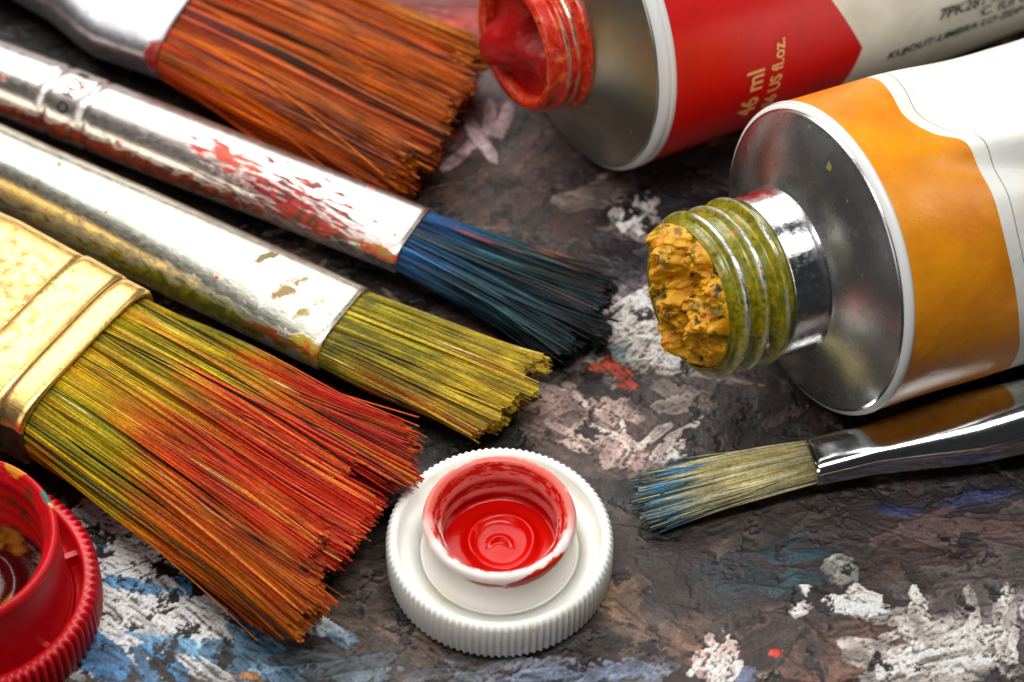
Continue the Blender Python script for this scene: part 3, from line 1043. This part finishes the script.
# white cap collar: white plastic smeared red
rm, t = material('smeared collar')
ob = t.coord('Object')
sx, sy, sz = t.sep(ob)
rad = t.length(t.comb(sx, sy, 0))
n1 = t.noise(t.map(ob, scale=(1, 1, 2.5)), 4.5, 6, .6)
n2 = t.noise(t.map(ob, (4, 4, 1), scale=(1, 1, 5)), 7, 5, .6)
inside = t.step(t.m('MULTIPLY_ADD', n1, .14, rad), .745, .705)
deep = t.step(sz, .52, .40)
band = t.m('SINE', t.m('MULTIPLY_ADD', sz, -33.2, t.m('MULTIPLY', n1, 3.0)))
film = t.m('MULTIPLY', inside, t.m('MAXIMUM', deep, t.step(t.m('MULTIPLY_ADD', band, .12, n2), .36, .60)))
back = t.step(t.m('MULTIPLY_ADD', n1, .5, sy), .05, .35)
film = t.m('MAXIMUM', film, t.m('MULTIPLY', t.m('MULTIPLY', back, t.step(rad, .70, .66)), .9))
topf = t.m('MULTIPLY', t.m('MULTIPLY', t.step(sz, .76, .79), .8), t.step(n1, .22, .48))
topf = t.m('MULTIPLY', topf, t.step(t.m('MULTIPLY_ADD', n1, .8, sy), -.15, .55, .15, 1.0))
film = t.m('MAXIMUM', film, topf)
# drip on the outside at the front
dr = t.blob(t.comb(sx, sz, 0), .30, .735, .30, .065, .18, n1, 1.4, 8)
dr2 = t.blob(t.comb(sx, sz, 0), -.12, .71, .22, .03, -.05, n1, 1.6, 7)
front = t.step(sy, -.3, -.4)
dr = t.m('MULTIPLY', t.m('MULTIPLY', t.m('MAXIMUM', dr, dr2), front), t.step(rad, .64, .68))
film = t.m('MAXIMUM', film, dr)
cc = t.mix(t.step(n2, .35, .65), lin((208, 34, 4)), lin((182, 12, 3)))
cc = t.mix(t.m('MULTIPLY', deep, .8), cc, lin((186, 10, 10)))
cc = t.mix(t.m('MULTIPLY', t.step(rad, .60, .66), t.step(sz, .775, .80)), cc, lin((208, 52, 14)))
t.set(color=t.mix(film, lin((244, 238, 232)), cc), rough=t.lerp(film, .36, .3), sss=t.lerp(film, .3, .0), spec=.25)
t.b.inputs['Subsurface Radius'].default_value = (.25, .2, .16)
t.b.inputs['Subsurface Scale'].default_value = .4
t.set(normal=t.bump(t.m('MULTIPLY_ADD', film, .5, t.m('MULTIPLY', n2, .3)), .4, .02))

pm, t = material('wet red paint')
ob = t.coord('Object')
t.set(color=t.mix(t.noise(ob, 3, 3), lin((204, 10, 2)), lin((186, 6, 2))), rough=.22, spec=.22)
t.set(normal=t.bump(t.noise(ob, 6, 3), .15, .03))

cW = at(499.5, 538, .46)
cap('white cap upside down with glossy red paint pooled in its collar', cW, 1.05, .50, .95, 0, 100, .024, white_pl, rm, .60, .715, .82, .28, .35, pm, .8, [])

# red cap
rp, t = material('red plastic')
ob = t.coord('Object')
n = t.noise(ob, 3, 5, .6)
c = t.mix(t.step(n, .35, .7), lin((200, 12, 22)), lin((178, 14, 24)))
c = t.mix(t.step(t.noise(t.map(ob, (2, 2, 2)), 11, 5, .65), .62, .68, 0, .5), c, lin((206, 70, 80)))
t.set(color=c, rough=.36, sss=.06, normal=t.bump(t.noise(ob, 22, 4), .15, .02))
t.b.inputs['Subsurface Radius'].default_value = (.3, .05, .05)
rc, t = material('red collar')
ob = t.coord('Object')
sx, sy, sz = t.sep(ob)
rad = t.length(t.comb(sx, sy, 0))
n = t.noise(ob, 3.4, 5, .6)
c = t.mix(t.step(n, .35, .7), lin((204, 12, 24)), lin((182, 12, 24)))
nn = t.noise(ob, 8, 4, .6)
for (px, py, rr, co) in ((22, 463, .16, (222, 140, 40)), (50, 494, .11, (70, 110, 100)), (54, 503, .05, (200, 190, 110))):
    q = at(px, py, 1.2)
    cq = at(-38, 582, .5)
    mk = t.blob(t.comb(sx, sy, 0), q[0] - cq[0], q[1] - cq[1], rr, rr * .8, .3, nn, 1.5, 6)
    mk = t.m('MULTIPLY', mk, t.step(sz, 1.02, 1.08))
    c = t.mix(mk, c, lin(co))
gr = t.m('MULTIPLY', t.step(rad, .93, .90), t.step(sz, 1.18, 1.13))
gr = t.m('MULTIPLY', gr, t.step(t.noise(t.map(ob, (5, 5, 5)), 5, 6, .62), .54, .62))
c = t.mix(t.m('MULTIPLY', gr, .75), c, lin((84, 50, 20)))
t.set(color=c, rough=.34, sss=.06, normal=t.bump(nn, .2, .02))
po, t = material('brown residue')
ob = t.coord('Object')
t.set(color=t.mix(t.step(t.noise(ob, 2.2, 6, .6), .50, .62), lin((64, 6, 6)), lin((150, 90, 20))), rough=.25,
      normal=t.bump(t.noise(ob, 5, 5), .5, .05))
cR = at(-38, 582, .5)
cap('bright red cap with toothed skirt and deep smooth collar', cR, 1.225, .50, 1.10, 0, 92, .055, rp, rc, .88, .965, 1.20, .16, .32, po, .45,
    [math.radians(a) for a in (25, 85, 145, 205, 265, 325)])


# ------------------------------------------------------------------ tubes
def tube_frame(cpx, z, d):
    c = at(*cpx, z)
    a = unit(d)
    eh = unit(np.cross(a, Z))          # horizontal, towards the camera
    if eh[1] > 0:
        eh = -eh
    ev = unit(np.cross(eh, a))
    if ev[2] < 0:
        ev = -ev
    return c, a, eh, ev


def cyl_hit(px, c, a, eh, ev, R):
    d = unit(ray(*px))
    o = CAM - c
    dh, dv, oh, ov = d @ eh, d @ ev, o @ eh, o @ ev
    A_, B_, C_ = dh * dh + dv * dv, 2 * (dh * oh + dv * ov), oh * oh + ov * ov - R * R
    disc = B_ * B_ - 4 * A_ * C_
    k = (-B_ - math.sqrt(max(0.0, disc))) / (2 * A_)
    p = o + d * k
    return p @ a, math.atan2(p @ ev, p @ eh), disc


def thread_prof(s0, s1, r, ridges, amp, lip=.035, flank=7):
    """neck from opening (s0) to the shoulder (s1)"""
    pts = []
    N = 90
    for i in range(N + 1):
        f = i / N
        s = s0 + (s1 - s0) * f
        rr = r
        for (c, w, a) in ridges:
            rr += amp * a * math.exp(-abs((s - c) / w) ** 3)
        pts.append((s, rr))
    return pts


def neck(root, mat, c, a, eh, ev, s0, s1, r, ri, ridges, amp, slope=.03):
    prof = [(s0 + .34, ri), (s0 + .10, ri), (s0 + .03, ri + .015), (s0 - .005, ri + .05), (s0 - .005, r - .05)]
    prof += thread_prof(s0 + .01, s1, r, ridges, amp)
    last = len(prof)

    def mod(th, k, s, rr):
        f = 0.0
        if 5 <= k and s < s0 + .62 * 2:
            f = slope
        ds = f * np.sin(th + .6)
        e = 1 if k >= 5 else 0
        rr2 = rr + e * .006 * np.sin(3 * th + s * 20)
        return ds * min(1, max(0, (s1 - s) / .3)), rr2
    return lathe('threaded_neck', prof, mat, root, c, a, eh, ev, 144, mod, flip=True)


def coated_metal(name, tint, paints, cover, rough=.25, crests=()):
    m, t = material(name)
    ob = t.coord('Object')
    uv = t.coord('UV')
    n = t.noise(t.map(uv, scale=(5, 9, 1)), 2.4, 7, .62)
    n2 = t.noise(ob, 13, 6, .62)
    n = t.noise(t.map(uv, scale=(4, 5, 1)), 1.6, 5, .55)
    su_, _a, _b = t.sep(uv)
    crest = 0.0
    for q in crests:
        dd = t.m('ABSOLUTE', t.m('SUBTRACT', su_, q))
        crest = t.m('MAXIMUM', crest, t.step(dd, .010, .034, 1.0, 0.0))
    bare = t.m('MULTIPLY', crest, t.step(n, cover - .04, cover + .12))
    bare = t.m('MAXIMUM', bare, t.step(n, cover + .17, cover + .25, 0, .8))
    mk = t.m('SUBTRACT', 1.0, bare)
    c = t.mix(t.step(n2, .40, .60), lin(paints[0]), lin(paints[1]))
    c = t.mix(t.step(t.noise(t.map(ob, (3, 3, 3)), 12, 5, .6), .54, .62), c, lin(paints[2]))
    c = t.mix(t.step(t.noise(t.map(ob, (6, 3, 3)), 15, 4, .6), .60, .66, 0, .8), c, lin(tuple(x * .4 for x in paints[0])))
    t.set(color=t.mix(mk, lin(tint), c), metal=t.m('SUBTRACT', 1.0, mk), rough=t.lerp(mk, rough, .30), coat=t.m('MULTIPLY', mk, .4), coatr=.15)
    hh = t.m('MULTIPLY_ADD', mk, .5, t.m('MULTIPLY', n2, .5))
    t.set(normal=t.bump(hh, .5, .03))
    return m


def shoulder_mat(name, tint, rough, fleck):
    m, t = material(name)
    uv = t.coord('UV')
    ob = t.coord('Object')
    n = t.noise(t.map(uv, scale=(60, 2.0, 1)), 2, 4, .7)
    n2 = t.noise(ob, 4, 6, .6)
    c = t.mix(n2, lin(tint), lin(tuple(x * .82 for x in tint)))
    f = t.step(t.noise(t.map(ob, (8, 2, 1)), 9, 3, .6), .70, .72)
    c = t.mix(f, c, lin(fleck))
    t.set(color=c, metal=t.m('SUBTRACT', 1.0, f), rough=t.step(n2, .3, .7, rough * .92, rough * 1.08))
    t.set(normal=t.bump(t.m('MULTIPLY_ADD', n2, .1, t.m('MULTIPLY', n, .25)), .15, .02))
    return m


def body_surface(c, a, eh, ev, R, L, shape, n=192, ns=110):
    sv = np.concatenate([np.linspace(0, 5.5, ns), np.linspace(5.6, L, 24)])
    th = np.arange(n) / n * 2 * PI
    rings = []
    for s in sv:
        rings.append(shape(s, th))
    return sv, th, rings


def text_on(name, root, mat, body, size, c, a, eh, ev, R, s0, th0, along, off=.012, bold=.0, align='LEFT', skew=0.0, radial=None):
    """letters laid on the tube. along=False: reads round the tube with letter tops towards the neck"""
    cu = bpy.data.curves.new(name, 'FONT')
    cu.body = body
    cu.size = size
    cu.align_x = align
    cu.offset = bold
    cu.resolution_u = 3
    ob = bpy.data.objects.new(name, cu)
    COL.objects.link(ob)
    dg = bpy.context.evaluated_depsgraph_get()
    me = bpy.data.meshes.new_from_object(ob.evaluated_get(dg))
    bpy.data.objects.remove(ob)
    import bmesh
    bm = bmesh.new()
    bm.from_mesh(me)
    off0 = np.array(root.location)
    for vtx in bm.verts:
        x, y = vtx.co.x, vtx.co.y
        if along:
            s, th = s0 + x, th0 + (y + skew * x) / R
        else:
            s, th = s0 - y, th0 + x / R
        rr = (radial(s, th) if radial else R) + off
        p = c + a * s + eh * rr * math.cos(th) + ev * rr * math.sin(th)
        vtx.co = Vector(p - off0)
    bm.to_mesh(me)
    bm.free()
    me.materials.clear()
    me.materials.append(mat)
    o = bpy.data.objects.new(name, me)
    return link(o, root)


def rim(root, mat, c, a, eh, ev, R, s0, s1, t=.03):
    prof = [(s0 + .02, R - .06), (s0 - .005, R - .03), (s0 - .01, R + t * .4), (s0 + .01, R + t), ((s0 + s1) / 2 - .012, R + t), ((s0 + s1) / 2, R + t * .55), ((s0 + s1) / 2 + .012, R + t), (s1 - .01, R + t), (s1 + .004, R + t * .2), (s1 + .02, R - .02)]
    return lathe('shoulder_rim', prof, mat, root, c, a, eh, ev, 192, flip=True)


# --- yellow ochre tube
RY = 1.545
c, a, eh, ev = tube_frame((825, 258), RY, (.88, .46, -.15))
c = c - a * .11 + ev * .01
rootY = empty('paint_tube', (float(c[0]), float(c[1]), 0), 'crumpled paint tube with orange band, neck crusted with yellow ochre paint', 'paint tube', 'open paint tubes')


def g2(x, y, cx, cy, sx, sy):
    return math.exp(-((x - cx) / sx) ** 2) * np.exp(-(((y - cy + PI) % (2 * PI) - PI) / sy) ** 2)


def radY(s, th):
    th = np.asarray(th, float)
    r = RY * np.ones_like(th)
    env = min(1, max(0, (s - .25) / .9))
    # dent below the top with a crease, swelling fold further back
    e2_ = min(1, max(0, s / .6))
    r = r - .17 * e2_ * g2(s, th, 1.3, math.radians(100), .8, .24)
    r = r + .06 * e2_ * g2(s, th, 1.5, math.radians(77 - 6 * (s - 1)), .9, .10)
    r = r - .10 * e2_ * g2(s, th, 1.9, math.radians(68 - 8 * (s - 1)), .8, .12)
    r = r - .16 * env * g2(s, th, 2.6, math.radians(118), .8, .25)
    r = r + .07 * env * g2(s, th, 2.5, math.radians(40), .5, .3)
    r = r + .42 * g2(s, th, 4.0, math.radians(115), 1.1, .35)
    r = r - .10 * env * g2(s, th, 3.0, math.radians(30), 1.2, .5)
    r = r + .03 * env * np.sin(th * 3 + s * 1.7) + .012 * env * np.sin(th * 5 - s * 2.7)
    return r


def shapeY(s, th):
    r = radY(s, th)
    f = min(1.0, max(0.0, (s - 2.6) / 6.4)) ** 1.3
    ang = math.radians(70)
    x, y = r * np.cos(th), r * np.sin(th)
    p = x * math.cos(ang) + y * math.sin(ang)
    q = -x * math.sin(ang) + y * math.cos(ang)
    p = p * (1 + .45 * f)
    q = q * (1 - .97 * f)
    x = p * math.cos(ang) - q * math.sin(ang)
    y = p * math.sin(ang) + q * math.cos(ang)
    P = c[None] + a[None] * s + eh[None] * x[:, None] + ev[None] * (y + .4 * f)[:, None]
    P[:, 2] = np.maximum(P[:, 2], .02)
    return P


sv, th, rings = body_surface(c, a, eh, ev, RY, 9.0, shapeY)
by, t = material('printed orange label')
uv = t.coord('UV')
su, sV, _ = t.sep(uv)
ob = t.coord('Object')
n = t.noise(ob, 1.6, 5, .6)
nfine = t.noise(ob, 40, 3, .6)
# wavy band edge
fc = t.n.new('ShaderNodeFloatCurve')
t.put(fc.inputs['Value'], sV)
cv = fc.mapping.curves[0]
pts = [(0, 1.33), (.053, 1.22), (.114, 1.13), (.164, 1.12), (.211, 1.08), (.239, .86), (.272, .80), (.31, .86), (.358, .95), (.5, 1.1), (.7, 1.3), (.906, 1.48), (.983, 1.38), (1, 1.33)]
cv.points[0].location = (0, pts[0][1] / 2)
cv.points[1].location = (1, pts[-1][1] / 2)
for q in pts[1:-1]:
    cv.points.new(q[0], q[1] / 2)
fc.mapping.update()
edge = t.m('MULTIPLY', fc.outputs[0], 2.0)
lab = t.m('LESS_THAN', su, edge)
lab = t.m('MULTIPLY', lab, t.m('GREATER_THAN', su, .035))
line = t.m('MULTIPLY', t.m('GREATER_THAN', su, t.m('ADD', edge, .155)), t.m('LESS_THAN', su, t.m('ADD', edge, .168)))
oc = t.mix(t.step(n, .35, .7), lin((222, 140, 14)), lin((204, 118, 10)))
oc = t.mix(t.step(nfine, .5, .7, 0, .18), oc, lin((190, 110, 20)))
wc = t.mix(t.step(t.noise(ob, 1.1, 4), .5, .8), lin((226, 224, 217)), lin((230, 218, 176)))
sm = t.step(t.noise(t.map(ob, (3, 5, 1)), 1.0, 4, .55), .62, .72, 0, .35)
wc = t.mix(sm, wc, lin((244, 222, 130)))
col = t.mix(lab, wc, oc)
speck = t.step(t.noise(t.map(ob, (1, 7, 4)), 13, 3, .6), .735, .75)
col = t.mix(speck, col, lin((60, 50, 34)))
col = t.mix(line, col, lin((140, 136, 130)))
t.set(color=col, rough=t.step(n, .3, .7, .30, .42), coat=.15, coatr=.25)
wr = t.noise(t.map(ob, scale=(1, 1, 1)), 2.2, 3, .5)
t.set(normal=t.bump(t.m('MULTIPLY_ADD', nfine, .03, t.m('MULTIPLY', wr, .9)), .45, .07))
loft('tube_body', rings, sv, by, rootY, flip=False)
wm, t = material('white enamel')
t.set(color=(.66, .66, .65, 1), rough=.4)
alm = shoulder_mat('turned aluminium', (222, 220, 218), .27, (120, 116, 20))
lathe('shoulder_rim', [(-.02, RY - .12), (-.04, RY - .066), (-.034, RY - .050), (-.012, RY - .016), (.012, RY + .004), (.045, RY + .008), (.05, RY - .02)], wm, rootY, c, a, eh, ev, 192, flip=True)
lathe('shoulder', [(-.36, .60), (-.37, .78), (-.36, .82), (-.33, .85), (-.27, 1.00), (-.085, RY - .13), (-.05, RY - .085), (-.036, RY - .05), (-.03, RY - .06)], alm, rootY, c, a, eh, ev, 160, flip=True)
nkY = coated_metal('ochre crusted thread', (205, 205, 200), ((96, 96, 10), (132, 124, 14), (160, 126, 14)), .47, crests=(-1.31, -1.09, -.86))
neck(rootY, nkY, c, a, eh, ev, -1.41, -.72, .735, .65, [(-1.31, .035, 1), (-1.09, .035, 1), (-.86, .045, 1.2)], .075, .045)
cm, t = material('bright neck metal')
ob = t.coord('Object')
nn = t.noise(ob, 14, 6, .65)
t.set(color=lin((225, 225, 225)), metal=1.0, rough=t.step(nn, .35, .7, .10, .28), normal=t.bump(nn, .25, .02))
lathe('neck_collar', [(-.74, .70), (-.735, .775), (-.72, .785), (-.42, .795), (-.365, .815), (-.35, .78)], cm, rootY, c, a, eh, ev, 128, flip=True)

# crusty paint in the mouth


def crust(name, root, mat, c, a, eh, ev, s_open, r, bulge, amp, seed, lumps, nr=110, na=300, freq=5.2, fill=0.04):
    rings = []
    for i in range(nr):
        f = 1 - i / (nr - 1)
        ring = []
        for j in range(na):
            th = j / na * 2 * PI
            x, y = f * r * math.cos(th), f * r * math.sin(th)
            v3 = Vector((x * freq + seed, y * freq, seed * .7))
            h = mn.fractal(v3, 1.0, 2.0, 5)
            rd = 1 - abs(mn.fractal(v3 * .8 + Vector((5, 5, 1)), 1.0, 2.0, 4)) * 2
            o = bulge * (1 - f ** 4) + amp * (h * .8 + rd * .4) * (1 - f ** 8) + fill * (1 - f ** 12)
            dx = dy = 0
            for (lx, ly, lr, lh, px, py) in lumps:
                w = math.exp(-(((x - lx) ** 2 + (y - ly) ** 2) / lr ** 2) ** 2.1)
                o += lh * w
                dx += px * w
                dy += py * w
            p = c + a * (s_open - o) + eh * (x + dx) + ev * (y + dy)
            ring.append(p)
        rings.append(ring)
    return loft(name, rings, np.linspace(0, 1, nr), mat, root, flip=False)


cy, t = material('ochre paint crust')
ob = t.coord('Object')
n = t.noise(ob, 7, 7, .65)
n2 = t.noise(t.map(ob, (4, 4, 4)), 5, 6, .65)
co = t.mix(t.step(n, .40, .6), lin((214, 158, 8)), lin((186, 116, 4)))
co = t.mix(t.step(n2, .54, .60), co, lin((110, 92, 8)))
co = t.mix(t.step(t.noise(t.map(ob, (9, 1, 4)), 6, 6, .65), .58, .62), co, lin((44, 38, 10)))
t.set(color=co, rough=.42, spec=.3, normal=t.bump(n, .5, .04))
# eh points to the camera side, ev up
crust('dried_paint', rootY, cy, c, a, eh, ev, -1.38, .69, .05, .20, 3.3,
      [(-.36, .36, .22, .19, -.05, .06), (.30, -.38, .13, -.34, 0, 0), (.45, .15, .16, .10, .03, 0), (-.1, -.05, .2, .08, 0, 0), (.06, -.5, .14, .10, 0, 0)])

# --- red tube
RR = 1.585
c, a, eh, ev = tube_frame((581, 22), RR, (.85, .50, -.11))
rootR = empty('paint_tube', (float(c[0]), float(c[1]), 0), 'paint tube with red label, its neck full of wet red paint', 'paint tube', 'open paint tubes')


def shapeR(s, th):
    env = min(1, max(0, (s - .8) / 3))
    r = RR * (1 + .008 * env * np.sin(3 * th + s) + .006 * env * np.sin(5 * th - 2 * s))
    f = min(1.0, max(0.0, (s - 5.0) / 5.0)) ** 1.3
    x, y = r * np.cos(th) * (1 + .5 * f), r * np.sin(th) * (1 - .97 * f)
    P = c[None] + a[None] * s + eh[None] * x[:, None] + ev[None] * (y - 1.0 * f)[:, None]
    P[:, 2] = np.maximum(P[:, 2], .02)
    return P


sv, th, rings = body_surface(c, a, eh, ev, RR, 10.0, shapeR)
tipS, tipT, _ = cyl_hit((862, 47), c, a, eh, ev, RR)
upS, upT, _ = cyl_hit((832, 0), c, a, eh, ev, RR)
dnS, dnT, _ = cyl_hit((847, 77), c, a, eh, ev, RR)
print('arrow', tipS, math.degrees(tipT), upS, math.degrees(upT), dnS, math.degrees(dnT))
br_, t = material('printed red label')
uv = t.coord('UV')
su, sV, _ = t.sep(uv)
ob = t.coord('Object')
dth = t.m('SUBTRACT', t.m('WRAP', t.m('MULTIPLY', sV, 2 * PI), PI * 1.5, -PI * .5), tipT)
k_up = (tipS - upS) / max(.05, upT - tipT)
k_dn = (tipS - dnS) / max(.05, tipT - dnT)
e_up = t.m('MULTIPLY_ADD', t.m('MAXIMUM', dth, 0.0), -k_up, tipS)
edge = t.m('MULTIPLY_ADD', t.m('MINIMUM', dth, 0.0), k_dn, e_up)
lab = t.m('LESS_THAN', su, edge)
n = t.noise(ob, 2.0, 5, .6)
nfine = t.noise(ob, 34, 3, .6)
rc_ = t.mix(t.step(n, .35, .7), lin((196, 10, 6)), lin((182, 12, 8)))
rc_ = t.mix(t.step(t.noise(t.map(ob, (2, 1, 5)), 12, 3, .6), .70, .73, 0, .6), rc_, lin((222, 80, 40)))
wc = t.mix(t.step(n, .4, .8), lin((214, 210, 196)), lin((196, 188, 168)))
t.set(color=t.mix(lab, wc, rc_), rough=.36, coat=.1, coatr=.3)
t.set(normal=t.bump(t.m('MULTIPLY_ADD', nfine, .04, t.m('MULTIPLY', n, .4)), .15, .05))
loft('tube_body', rings, sv, br_, rootR, flip=False)
lathe('shoulder_rim', [(-.02, RR - .12), (-.06, RR - .066), (-.05, RR - .040), (-.02, RR - .006), (.0, RR + .008), (.05, RR + .010), (.056, RR + .002), (.062, RR + .010), (.12, RR + .010), (.128, RR - .02)], wm, rootR, c, a, eh, ev, 192, flip=True)
alr = shoulder_mat('grey turned metal', (196, 190, 174), .34, (140, 130, 60))
lathe('shoulder', [(-.34, .60), (-.36, .80), (-.34, .86), (-.28, .98), (-.10, RR - .13), (-.07, RR - .085), (-.055, RR - .045), (-.03, RR - .06)], alr, rootR, c, a, eh, ev, 160, flip=True)
nkR = coated_metal('red coated thread', (190, 170, 150), ((196, 40, 8), (168, 22, 6), (206, 84, 20)), .46, crests=(-.62, -.50))
neck(rootR, nkR, c, a, eh, ev, -.80, -.33, .715, .58, [(-.62, .04, 1), (-.50, .035, .9), (-.37, .06, 1.7)], .055, .02)
pr, t = material('thick red paint')
ob = t.coord('Object')
t.set(color=t.mix(t.noise(ob, 5, 5), lin((170, 8, 5)), lin((120, 5, 5))), rough=.36, spec=.3, normal=t.bump(t.noise(ob, 9, 4), .4, .04))
crust('wet_paint', rootR, pr, c, a, eh, ev, -.70, .60, -.02, .03, 8.1,
      [(-.10, -.10, .34, .14, -.06, -.06), (-.18, -.14, .22, .15, -.08, -.08), (.26, .26, .22, -.22, 0, 0)], nr=60, na=140, freq=2.5, fill=0)

# lettering
tan, t = material('sand coloured ink')
t.set(color=lin((232, 178, 112)), rough=.45)
blk, t = material('black ink')
t.set(color=lin((38, 34, 30)), rough=.5)
s1, t1, _ = cyl_hit((764, 66), c, a, eh, ev, RR)
s2, t2, _ = cyl_hit((784, 36), c, a, eh, ev, RR)
text_on('volume_text', rootR, tan, '46 ml', .30, c, a, eh, ev, RR, s1, t1, False, bold=.006, align='RIGHT')
text_on('volume_text', rootR, tan, '1.56 US fl.oz.', .20, c, a, eh, ev, RR, s2, t2, False, bold=.004, align='RIGHT')
s3, t3, _ = cyl_hit((886, 59), c, a, eh, ev, RR)
s4, t4, _ = cyl_hit((1024, 10), c, a, eh, ev, RR)
text_on('small_print', rootR, blk, 'KUJOUT-UMBRA LO ZDP-KOOP-I-UVIT-AO LUMTA', .16, c, a, eh, ev, RR, s3, t3, True, bold=.003, skew=(t4 - t3) * RR / (s4 - s3))
s3, t3, _ = cyl_hit((938, 20), c, a, eh, ev, RR)
text_on('small_print', rootR, blk, '7PK281 INE', .20, c, a, eh, ev, RR, s3, t3, True, bold=.003)
s3, t3, _ = cyl_hit((979, 16), c, a, eh, ev, RR)
text_on('small_print', rootR, blk, 'C. IUI OTM', .19, c, a, eh, ev, RR, s3, t3, True, bold=.003)

# stamped size marks on the blue brush's ferrule
root, A, ax, U, W = B2
grey, t = material('stamped mark')
t.set(color=lin((90, 80, 76)), rough=.35, metal=.8)
r2 = .39
text_on('stamp', root, grey, 'O H 2 8', .17, A, -ax, -U, Z, r2, -3.94, math.radians(35), False, off=.004, bold=.004, align='LEFT')

# ------------------------------------------------------------------ camera, light, world
cd = bpy.data.cameras.new('Camera')
co = bpy.data.objects.new('Camera', cd)
COL.objects.link(co)
co.location = Vector(CAM)
co.rotation_euler = (math.radians(90) - PITCH, 0, 0)
cd.sensor_width = 36
cd.lens = F / 1024 * 36
cd.clip_start = .1
cd.clip_end = 500
cd.dof.use_dof = True
cd.dof.focus_distance = float((at(560, 470, .5) - CAM) @ FW)
cd.dof.aperture_fstop = .27
sc.camera = co

w = bpy.data.worlds.new('World')
sc.world = w
w.use_nodes = True
bg = w.node_tree.nodes['Background']
bg.inputs[0].default_value = (.9, .95, 1, 1)
bg.inputs[1].default_value = .03


def softbox(name, loc, target, sx, sy, power, colr=(1, 1, 1)):
    d = bpy.data.lights.new(name, 'AREA')
    d.shape = 'RECTANGLE'
    d.size, d.size_y = sx, sy
    d.energy = power
    d.color = colr
    o = bpy.data.objects.new(name, d)
    COL.objects.link(o)
    o.location = loc
    o.rotation_euler = (Vector(target) - Vector(loc)).to_track_quat('-Z', 'Y').to_euler()
    return o


softbox('softbox_key', (-7, 14, 17), (-1, 0, 0), 28, 17, 8000, (1, .975, .94))
softbox('softbox_top', (1, -3.5, 20), (0, 0, 0), 14, 4, 3000, (1, .99, .97))
softbox('softbox_fill', (-9, -17, 14), (0, 0, 0), 12, 12, 850, (1, 1, 1))
softbox('softbox_side', (18, 3, 12), (0, 0, 0), 5, 9, 450, (.95, .98, 1))

sc.view_settings.view_transform = 'Standard'
sc.view_settings.look = 'None'
sc.view_settings.exposure = 0
sc.view_settings.gamma = 1
sc.cycles.max_bounces = 6
sc.render.resolution_x = 1024
sc.render.resolution_y = 682
